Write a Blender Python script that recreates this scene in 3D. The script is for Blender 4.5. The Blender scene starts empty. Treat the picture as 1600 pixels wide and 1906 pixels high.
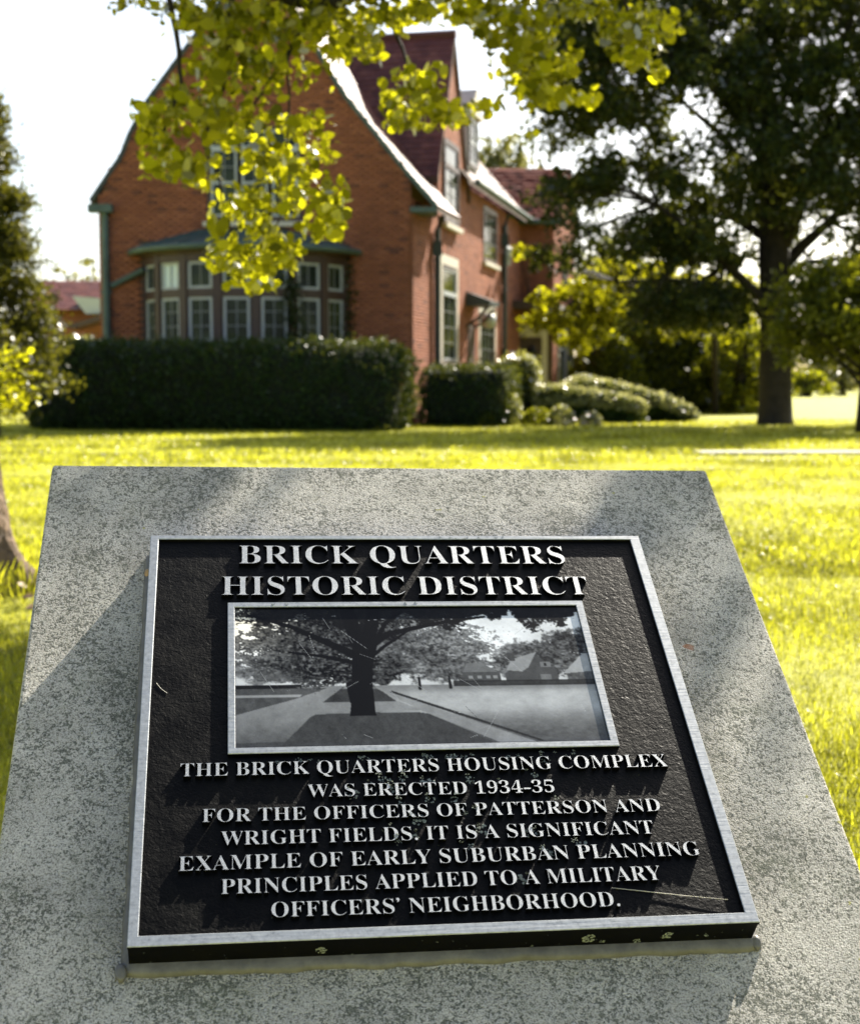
import bpy, bmesh, math, random
import numpy as np
from mathutils import Vector, Matrix, noise as mnoise

random.seed(7)
rng = np.random.default_rng(11)
R = math.radians
scene = bpy.context.scene
COL = scene.collection

# ------------------------------------------------------------------ camera
PITCH = R(5.03)
CAM_H = 0.87
cam_data = bpy.data.cameras.new('camera')
cam = bpy.data.objects.new('camera', cam_data)
COL.objects.link(cam)
cam.location = (0, 0, CAM_H)
cam.rotation_euler = (math.pi / 2 - PITCH, 0, 0)
cam_data.sensor_fit = 'VERTICAL'
cam_data.sensor_height = 36.0
cam_data.lens = 50.0
cam_data.clip_start = 0.05
cam_data.clip_end = 3000
cam_data.dof.use_dof = True
cam_data.dof.focus_distance = 1.60
cam_data.dof.aperture_fstop = 8.5
scene.camera = cam

# ------------------------------------------------------------------ world, sun, exposure
SUN_AZ, SUN_EL = R(30.0), R(37.2)          # azimuth to the right of straight ahead (+Y)
world = bpy.data.worlds.new('World')
scene.world = world
world.use_nodes = True
wn = world.node_tree
bg = wn.nodes['Background']
sky = wn.nodes.new('ShaderNodeTexSky')
sky.sky_type = 'NISHITA'
sky.sun_disc = False
sky.sun_elevation = SUN_EL
sky.sun_rotation = SUN_AZ
sky.air_density = 1.0
sky.dust_density = 2.0
sky.ozone_density = 1.0
hz = wn.nodes.new('ShaderNodeHueSaturation')        # hazy late-summer air: paler blue
hz.inputs['Saturation'].default_value = 0.78
wn.links.new(sky.outputs[0], hz.inputs['Color'])
wn.links.new(hz.outputs[0], bg.inputs[0])
bg.inputs[1].default_value = 0.086
sl = bpy.data.lights.new('sun', 'SUN')
sl.energy = 5.0
sl.angle = R(0.53)
sl.color = (1.0, 0.93, 0.80)
so = bpy.data.objects.new('sun', sl)
COL.objects.link(so)
to_sun = Vector((math.sin(SUN_AZ) * math.cos(SUN_EL), math.cos(SUN_AZ) * math.cos(SUN_EL), math.sin(SUN_EL)))
so.rotation_euler = to_sun.to_track_quat('Z', 'Y').to_euler()
so.location = (20, 40, 40)
scene.view_settings.view_transform = 'Standard'
scene.view_settings.look = 'None'
scene.view_settings.exposure = 1.50
scene.view_settings.gamma = 1.0
scene.view_settings.use_curve_mapping = False
scene.cycles.max_bounces = 6
scene.cycles.transparent_max_bounces = 6
scene.cycles.sample_clamp_indirect = 6.0

# ------------------------------------------------------------------ helpers
FPX = 2647.0
def pw(px, py, Y):
    """world point seen at (px,py) of the 1600x1906 frame, at depth Y"""
    x = (px - 800) / FPX
    y = -(py - 953) / FPX
    d = (x, math.cos(PITCH) + y * math.sin(PITCH), -math.sin(PITCH) + y * math.cos(PITCH))
    k = Y / d[1]
    return Vector((d[0] * k, Y, CAM_H + d[2] * k))

def tag(o, label=None, cat=None, group=None, kind=None):
    if label: o['label'] = label
    if cat: o['category'] = cat
    if group: o['group'] = group
    if kind: o['kind'] = kind
    return o

def empty(name, loc, label=None, cat=None, group=None):
    o = bpy.data.objects.new(name, None)
    COL.objects.link(o)
    o.location = loc
    o.empty_display_size = 0.1
    return tag(o, label, cat, group)

def link(name, me, parent=None, kind=None):
    o = bpy.data.objects.new(name, me)
    COL.objects.link(o)
    if parent is not None:
        o.parent = parent
        # vertices are written in world space: undo the parent's transform
        o.matrix_parent_inverse = WORLD_OF.get(parent.name, Matrix.Translation(parent.location)).inverted()
    if kind: o['kind'] = kind
    return o
WORLD_OF = {}

class MB:
    """collects faces, builds one mesh"""
    def __init__(s): s.v = []; s.f = []; s.m = []
    def add(s, vs, fs, mi=0):
        b = len(s.v); s.v += [tuple(v) for v in vs]
        s.f += [tuple(i + b for i in f) for f in fs]; s.m += [mi] * len(fs)
    def obox(s, o, a, b, c, mi=0):
        """box from corner o with edge vectors a,b,c"""
        o, a, b, c = Vector(o), Vector(a), Vector(b), Vector(c)
        vs = [o, o + a, o + a + b, o + b, o + c, o + a + c, o + a + b + c, o + b + c]
        fs = [(0, 3, 2, 1), (4, 5, 6, 7), (0, 1, 5, 4), (1, 2, 6, 5), (2, 3, 7, 6), (3, 0, 4, 7)]
        if a.cross(b).dot(c) < 0: fs = [f[::-1] for f in fs]
        s.add(vs, fs, mi)
    def box(s, x0, y0, z0, x1, y1, z1, mi=0):
        s.obox((x0, y0, z0), (x1 - x0, 0, 0), (0, y1 - y0, 0), (0, 0, z1 - z0), mi)
    def tube(s, pts, rad, seg=8, mi=0, cap=True, wob=0.0):
        pts = [Vector(p) for p in pts]
        if not hasattr(rad, '__len__'): rad = [rad] * len(pts)
        rings = []; b = len(s.v); up = Vector((0.13, 0.21, 1)).normalized()
        for i, p in enumerate(pts):
            d = (pts[min(i + 1, len(pts) - 1)] - pts[max(i - 1, 0)]).normalized()
            if abs(d.dot(up)) > 0.97: up = Vector((1, 0.1, 0.05)).normalized()
            x = d.cross(up).normalized(); y = x.cross(d).normalized()
            for k in range(seg):
                a = 2 * math.pi * k / seg
                r = rad[i] * (1 + (random.uniform(-wob, wob) if wob else 0))
                s.v.append(tuple(p + (x * math.cos(a) + y * math.sin(a)) * r))
        for i in range(len(pts) - 1):
            for k in range(seg):
                k2 = (k + 1) % seg
                s.f.append((b + i * seg + k, b + i * seg + k2, b + (i + 1) * seg + k2, b + (i + 1) * seg + k)); s.m.append(mi)
        if cap:
            s.f.append(tuple(b + k for k in range(seg))[::-1]); s.m.append(mi)
            s.f.append(tuple(b + (len(pts) - 1) * seg + k for k in range(seg))); s.m.append(mi)
    def prism(s, poly, ext, mi=0):
        """closed 3d polygon extruded by ext"""
        n = len(poly); e = Vector(ext)
        vs = [Vector(p) for p in poly]; vs = vs + [p + e for p in vs]
        fs = [tuple(range(n))[::-1], tuple(range(n, 2 * n))] + [(i, (i + 1) % n, n + (i + 1) % n, n + i) for i in range(n)]
        s.add(vs, fs, mi)
    def build(s, name, mats, parent=None, kind=None, smooth=False, bevel=0, fix=True):
        me = bpy.data.meshes.new(name)
        me.from_pydata(s.v, [], s.f)
        if not isinstance(mats, (list, tuple)): mats = [mats]
        for m in mats: me.materials.append(m)
        me.polygons.foreach_set('material_index', s.m)
        if fix or bevel:
            bm = bmesh.new(); bm.from_mesh(me)
            if bevel:
                bmesh.ops.bevel(bm, geom=bm.edges[:], offset=bevel, segments=2, affect='EDGES', profile=0.6, clamp_overlap=True)
            if fix: bmesh.ops.recalc_face_normals(bm, faces=bm.faces[:])
            bm.to_mesh(me); bm.free()
        if smooth: me.polygons.foreach_set('use_smooth', [True] * len(me.polygons))
        me.update()
        return link(name, me, parent, kind)

def np_mesh(name, verts, nper, mat, parent=None, kind=None, rnd=None, faces=None, smooth=False):
    """verts (N*nper,3) with one face of nper corners each, or an explicit list of equal-sized faces"""
    me = bpy.data.meshes.new(name)
    verts = np.ascontiguousarray(verts, dtype=np.float32).reshape(-1, 3)
    if faces is None:
        nf = len(verts) // nper
        idx = np.arange(nf * nper, dtype=np.int32)
        k = nper
    else:
        faces = np.ascontiguousarray(faces, dtype=np.int32); nf, k = faces.shape; idx = faces.ravel()
    me.vertices.add(len(verts)); me.vertices.foreach_set('co', verts.ravel())
    me.loops.add(nf * k); me.loops.foreach_set('vertex_index', idx)
    me.polygons.add(nf)
    me.polygons.foreach_set('loop_start', np.arange(nf, dtype=np.int32) * k)
    if smooth: me.polygons.foreach_set('use_smooth', np.ones(nf, dtype=bool))
    me.materials.append(mat)
    if rnd is not None:
        a = me.attributes.new('rnd', 'FLOAT', 'FACE')
        a.data.foreach_set('value', np.ascontiguousarray(rnd, dtype=np.float32))
    me.update(calc_edges=True); me.validate()
    return link(name, me, parent, kind)

def frames(n, flat=0.0):
    """n random orthonormal pairs (a,b); flat>0 pulls the normals towards +Z"""
    nrm = rng.normal(size=(n, 3)); nrm[:, 2] += flat
    nrm /= np.linalg.norm(nrm, axis=1)[:, None]
    t = rng.normal(size=(n, 3))
    a = np.cross(nrm, t); a /= np.linalg.norm(a, axis=1)[:, None]
    b = np.cross(nrm, a)
    return a, b, nrm

def leaf_cloud(name, pts, size, mat, parent=None, kind='stuff', flat=0.0, shape='quad', rnd=None, jitter=0.35):
    n = len(pts)
    a, b, nr = frames(n, flat)
    s = size * (1 + rng.uniform(-jitter, jitter, n))[:, None]
    if shape == 'quad':
        c = [(-1, 0), (0, -.62), (1, 0), (0, .62)]
    else:
        c = [(-1, 0), (-.6, -.62), (.1, -.74), (.72, -.42), (1.08, 0), (.72, .42), (.1, .74), (-.6, .62)]
    P = np.stack([pts + (a * x + b * y) * s * .5 + nr * s * .12 * (abs(y) ) for x, y in c], axis=1)
    if rnd is None: rnd = rng.random(n)
    return np_mesh(name, P.reshape(-1, 3), len(c), mat, parent, kind, rnd=rnd)

# ------------------------------------------------------------------ materials
def nmat(name):
    m = bpy.data.materials.new(name); m.use_nodes = True
    nt = m.node_tree
    return m, nt, nt.nodes['Principled BSDF'], nt.nodes['Material Output']
def N(nt, t, **kw):
    n = nt.nodes.new('ShaderNode' + t)
    for k, v in kw.items():
        if hasattr(n, k): setattr(n, k, v)
        else: n.inputs[k.replace('_', ' ')].default_value = v
    return n
def coords(nt, kind='Object', scale=(1, 1, 1)):
    t = N(nt, 'TexCoord'); mp = N(nt, 'Mapping'); mp.inputs['Scale'].default_value = scale
    nt.links.new(t.outputs[kind], mp.inputs[0]); return mp.outputs[0]
def noise(nt, vec, scale, detail=4, rough=.6, dist=0):
    n = N(nt, 'TexNoise'); n.inputs['Scale'].default_value = scale; n.inputs['Detail'].default_value = detail
    n.inputs['Roughness'].default_value = rough; n.inputs['Distortion'].default_value = dist
    nt.links.new(vec, n.inputs['Vector']); return n.outputs['Fac']
def ramp(nt, fac, stops, interp='LINEAR'):
    r = N(nt, 'ValToRGB'); r.color_ramp.interpolation = interp
    el = r.color_ramp.elements
    while len(el) < len(stops): el.new(0.5)
    for e, (p, c) in zip(el, stops):
        e.position = p; e.color = (c, c, c, 1) if not hasattr(c, '__len__') else (*c, 1)
    nt.links.new(fac, r.inputs[0]); return r.outputs[0]
def mix(nt, f, a, b, mode='MIX'):
    m = N(nt, 'MixRGB', blend_type=mode)
    for i, x in enumerate((f, a, b)):
        if hasattr(x, 'is_output') or hasattr(x, 'links'): nt.links.new(x, m.inputs[i])
        elif hasattr(x, '__len__'): m.inputs[i].default_value = (*x, 1) if len(x) == 3 else x
        else: m.inputs[i].default_value = x if i == 0 else (x, x, x, 1)
    return m.outputs[0]
def bump(nt, bsdf, h, strength=.5, dist=.01):
    b = N(nt, 'Bump'); b.inputs['Strength'].default_value = strength; b.inputs['Distance'].default_value = dist
    nt.links.new(h, b.inputs['Height']); nt.links.new(b.outputs[0], bsdf.inputs['Normal']); return b
def simple(name, c, rough=.6, metal=0, spec=.5, nscale=0, namt=.25, bmp=0, bdist=.01, kind='Object'):
    m, nt, p, o = nmat(name)
    p.inputs['Base Color'].default_value = (*c, 1); p.inputs['Roughness'].default_value = rough
    p.inputs['Metallic'].default_value = metal; p.inputs['Specular IOR Level'].default_value = spec
    if nscale:
        v = coords(nt, kind); f = noise(nt, v, nscale, 5)
        cc = ramp(nt, f, [(.3, tuple(x * (1 - namt) for x in c)), (.7, tuple(min(1, x * (1 + namt)) for x in c))])
        nt.links.new(cc, p.inputs['Base Color'])
        if bmp: bump(nt, p, f, bmp, bdist)
    return m
def leafmat(name, dark, light, trans, tfac=.5, gloss=.06, rough=.35, patch=0.0):
    """reflecting colour varies per leaf (attribute rnd); trans = colour let through"""
    m, nt, p, o = nmat(name); nt.nodes.remove(p)
    at = N(nt, 'Attribute', attribute_name='rnd')
    c1 = ramp(nt, at.outputs['Fac'], [(0, dark), (1, light)])
    c2 = ramp(nt, at.outputs['Fac'], [(0, tuple(x * .26 for x in trans)), (1, tuple(min(1, x * 1.2) for x in trans))])
    if patch:
        v = coords(nt, 'Object'); f = noise(nt, v, patch, 3)
        k = ramp(nt, f, [(.35, .55), (.65, 1.25)])
        c1 = mix(nt, 1, c1, k, 'MULTIPLY'); c2 = mix(nt, 1, c2, k, 'MULTIPLY')
    d = N(nt, 'BsdfDiffuse'); t = N(nt, 'BsdfTranslucent'); g = N(nt, 'BsdfGlossy'); g.inputs['Roughness'].default_value = rough
    nt.links.new(c1, d.inputs[0]); nt.links.new(c2, t.inputs[0])
    a = N(nt, 'MixShader'); a.inputs[0].default_value = tfac
    nt.links.new(d.outputs[0], a.inputs[1]); nt.links.new(t.outputs[0], a.inputs[2])
    b = N(nt, 'MixShader'); fr = N(nt, 'Fresnel'); fr.inputs[0].default_value = 1.4
    mm = N(nt, 'Math', operation='MULTIPLY'); mm.inputs[1].default_value = gloss * 10
    nt.links.new(fr.outputs[0], mm.inputs[0]); nt.links.new(mm.outputs[0], b.inputs[0])
    nt.links.new(a.outputs[0], b.inputs[1]); nt.links.new(g.outputs[0], b.inputs[2])
    nt.links.new(b.outputs[0], o.inputs[0])
    return m

M = {}
M['leaf_near'] = leafmat('backlit_leaf', (.030, .046, .006), (.085, .10, .010), (.62, .60, .011), .62, .018, .3)
M['leaf_oak'] = leafmat('dark_tree_leaf', (.015, .028, .014), (.040, .056, .018), (.15, .165, .012), .42, .010, .4)
M['leaf_back'] = leafmat('background_leaf', (.03, .045, .012), (.075, .085, .015), (.48, .49, .014), .50, .012, .4)
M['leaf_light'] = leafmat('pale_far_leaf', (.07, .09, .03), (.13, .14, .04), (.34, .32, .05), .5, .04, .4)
M['leaf_conifer'] = leafmat('conifer_needles', (.03, .04, .010), (.075, .08, .016), (.22, .21, .015), .45, .012, .4)
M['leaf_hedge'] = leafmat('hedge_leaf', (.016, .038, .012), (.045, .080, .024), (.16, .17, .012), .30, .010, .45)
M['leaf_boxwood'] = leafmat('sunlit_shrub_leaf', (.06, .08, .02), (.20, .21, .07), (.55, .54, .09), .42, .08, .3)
M['leaf_pale'] = leafmat('pale_sunlit_leaf', (.16, .18, .07), (.36, .38, .18), (.62, .60, .20), .45, .05, .3)  # paler leaf for the arching shrubs, sunlight put into its colour
M['leaf_ivy'] = leafmat('ivy_leaf', (.012, .03, .008), (.035, .06, .012), (.12, .15, .01), .4, .04, .3)
M['grass'] = leafmat('grass_blade', (.13, .15, .014), (.26, .265, .025), (.80, .795, .040), .56, .04, .28, patch=.9)
M['bark_dark'] = simple('dark_bark', (.020, .015, .011), .9, nscale=6, namt=.5, bmp=.8, bdist=.05)
M['bark'] = simple('grey_brown_bark', (.15, .10, .062), .9, nscale=26, namt=.6, bmp=1.0, bdist=.03)
M['hedge_core'] = simple('hedge_inner_shade', (.008, .012, .006), 1.0)  # near-black, the shade inside the leaves put into the colour
M['teal'] = simple('weathered_copper', (.060, .098, .090), .55, nscale=3, namt=.3)
M['brown'] = simple('brown_painted_wood', (.055, .030, .025), .5, nscale=4, namt=.2)
M['white'] = simple('white_sash_paint', (.42, .45, .47), .45, nscale=4, namt=.06)
M['glazing'] = simple('dull_glazing_bar_paint', (.20, .215, .22), .5, nscale=4, namt=.06)
M['limestone'] = simple('pale_limestone_trim', (.58, .54, .45), .8, nscale=5, namt=.12)
M['dark_pipe'] = simple('dark_downpipe', (.03, .045, .045), .5, nscale=5)
M['mortar'] = simple('mortar', (.10, .065, .045), .95, nscale=20, namt=.15)
M['iron'] = simple('black_iron', (.015, .015, .016), .4, .5)
M['curtain'] = simple('window_interior', (.10, .10, .085), .9, nscale=1.2, namt=.7)

def glassmat():
    m, nt, p, o = nmat('window_glass')
    p.inputs['Base Color'].default_value = (.035, .045, .035, 1)
    p.inputs['Roughness'].default_value = .08; p.inputs['Specular IOR Level'].default_value = .16
    v = coords(nt, 'Object'); f = noise(nt, v, 1.6, 2)
    bump(nt, p, f, .25, .02)
    nt.links.new(ramp(nt, noise(nt, v, 1.1, 3), [(.4, (.012, .018, .012)), (.7, (.05, .065, .025))]), p.inputs['Base Color'])
    return m
M['glass'] = glassmat()
M['glass_pale'] = simple('pale_pane', (.62, .72, .74), .25, nscale=2, namt=.05)  # even pale colour for one transom pane

def attrmat(name, stops, rough=.85, spec=.3, nscale=3, bmp=0, big=.16):
    m, nt, p, o = nmat(name)
    at = N(nt, 'Attribute', attribute_name='rnd')
    c = ramp(nt, at.outputs['Fac'], stops)
    v = coords(nt, 'Object')
    c = mix(nt, 1, c, ramp(nt, noise(nt, v, .45, 4), [(.3, 1 - big), (.7, 1 + big)]), 'MULTIPLY')
    nt.links.new(c, p.inputs['Base Color'])
    p.inputs['Roughness'].default_value = rough; p.inputs['Specular IOR Level'].default_value = spec
    bump(nt, p, noise(nt, v, 40, 3), .3, .01)
    return m
M['brick'] = attrmat('red_brick', [(0, (.235, .090, .053)), (.5, (.315, .115, .062)), (.85, (.37, .145, .080)), (1, (.17, .07, .05))], .8, .3)
M['tile'] = attrmat('red_roof_tile', [(0, (.10, .032, .028)), (.5, (.165, .052, .043)), (1, (.23, .082, .060))], .48, .35, big=.2)

M['tile_shaded'] = attrmat('matt_shaded_roof_tile', [(0, (.10, .030, .024)), (.5, (.17, .050, .038)), (1, (.25, .080, .055))], .9, .1, big=.2)  # matt copy of the roof tile for the shaded far wing, without sky glare

def groundmat():
    m, nt, p, o = nmat('lawn_soil_and_short_grass')
    v = coords(nt, 'Object')
    f1 = noise(nt, v, .35, 5); f2 = noise(nt, v, 6, 6, .75)
    c = ramp(nt, f2, [(.30, (.14, .145, .013)), (.55, (.30, .295, .027)), (.75, (.42, .41, .055))])
    c = mix(nt, ramp(nt, f1, [(.45, 0), (.7, .45)]), c, (.30, .26, .05))
    nt.links.new(c, p.inputs['Base Color']); p.inputs['Roughness'].default_value = .75
    p.inputs['Specular IOR Level'].default_value = .25
    p.inputs['Sheen Weight'].default_value = .6
    p.inputs['Sheen Tint'].default_value = (.8, .8, .1, 1)
    bump(nt, p, f2, .9, .05)
    return m
M['ground'] = groundmat()
M['concrete'] = simple('pale_concrete_path', (.34, .32, .26), .85, nscale=4, namt=.2, bmp=.3)

def stonemat():
    m, nt, p, o = nmat('weathered_cast_stone')
    v = coords(nt, 'Object')
    n0 = noise(nt, v, 520, 2, .6)
    n1 = noise(nt, v, 330, 3, .7, .3)
    n2 = noise(nt, v, 140, 4, .7, .6)
    blotch = noise(nt, v, 8.5, 7, .74, .8)
    base = ramp(nt, n0, [(.30, (.24, .222, .188)), (.46, (.50, .47, .405)), (.64, (.69, .655, .58))])
    base = mix(nt, 1, base, ramp(nt, noise(nt, v, 12, 4, .6), [(.35, .78), (.65, 1.08)]), 'MULTIPLY')
    # darker colour in the pits, denser in blotches
    grit = mix(nt, .45, n1, n2)
    val = mix(nt, .25, grit, blotch)
    dark = ramp(nt, val, [(.502, 0), (.540, .86)])
    c = mix(nt, dark, base, ramp(nt, n0, [(.35, (.045, .048, .038)), (.65, (.16, .165, .125))]))
    green = ramp(nt, noise(nt, v, 13, 7, .75, .5), [(.55, 0), (.72, .5)])
    c = mix(nt, green, c, (.15, .165, .105))
    yl = ramp(nt, noise(nt, v, 46, 3, .5), [(.735, 0), (.75, .75)])
    c = mix(nt, yl, c, (.36, .34, .07))
    rust = ramp(nt, noise(nt, v, 21, 2, .4, .8), [(.775, 0), (.80, .7)])
    c = mix(nt, rust, c, (.34, .14, .06))
    nt.links.new(c, p.inputs['Base Color'])
    p.inputs['Roughness'].default_value = .92; p.inputs['Specular IOR Level'].default_value = .2
    h = mix(nt, ramp(nt, val, [(.46, 0), (.55, .6)]), mix(nt, .45, n0, n1), 0.25)
    bump(nt, p, h, 1.0, .0050)
    return m
M['stone'] = stonemat()

def silvermat():
    m, nt, p, o = nmat('brushed_silver_casting')
    v = coords(nt, 'Object', (1, 1, 1))
    f = noise(nt, coords(nt, 'Object', (18, 400, 18)), 1.0, 4, .6)
    g = noise(nt, v, 160, 5, .7)
    c = ramp(nt, g, [(.30, (.21, .225, .235)), (.45, (.32, .335, .35)), (.7, (.43, .445, .46))])
    nt.links.new(c, p.inputs['Base Color'])
    p.inputs['Metallic'].default_value = .35
    nt.links.new(ramp(nt, f, [(.3, .30), (.7, .55)]), p.inputs['Roughness'])
    bump(nt, p, f, .35, .0006)
    return m
M['silver'] = silvermat()

def blackmat(name, bscale, bdist, rough=.38, strength=.7):
    m, nt, p, o = nmat(name)
    v = coords(nt, 'Object')
    f = noise(nt, v, bscale, 4, .6, .6); g = noise(nt, v, 420, 2, .5)
    d = noise(nt, v, 22, 6, .75)
    c = ramp(nt, d, [(.42, (.0010, .0010, .0009)), (.64, (.003, .0029, .0025)), (.82, (.014, .013, .010))])
    nt.links.new(c, p.inputs['Base Color'])
    nt.links.new(ramp(nt, d, [(.3, rough - .06), (.8, rough + .25)]), p.inputs['Roughness'])
    p.inputs['Specular IOR Level'].default_value = .09
    bump(nt, p, mix(nt, .3, f, g), strength, bdist)
    return m
M['black'] = blackmat('black_pebbled_enamel', 150, .0016)
M['black_side'] = blackmat('black_plate_edge', 60, .0004, .45, .3)
M['sealant'] = simple('grey_sealant', (.13, .122, .105), .45, nscale=60, namt=.3, bmp=.4, bdist=.002)
M['lichen'] = simple('pale_lichen', (.19, .205, .17), .95, nscale=300, namt=.5)
M['amber_resin'] = simple('amber_sealant_drip', (.42, .26, .10), .35, nscale=80, namt=.3)

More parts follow.
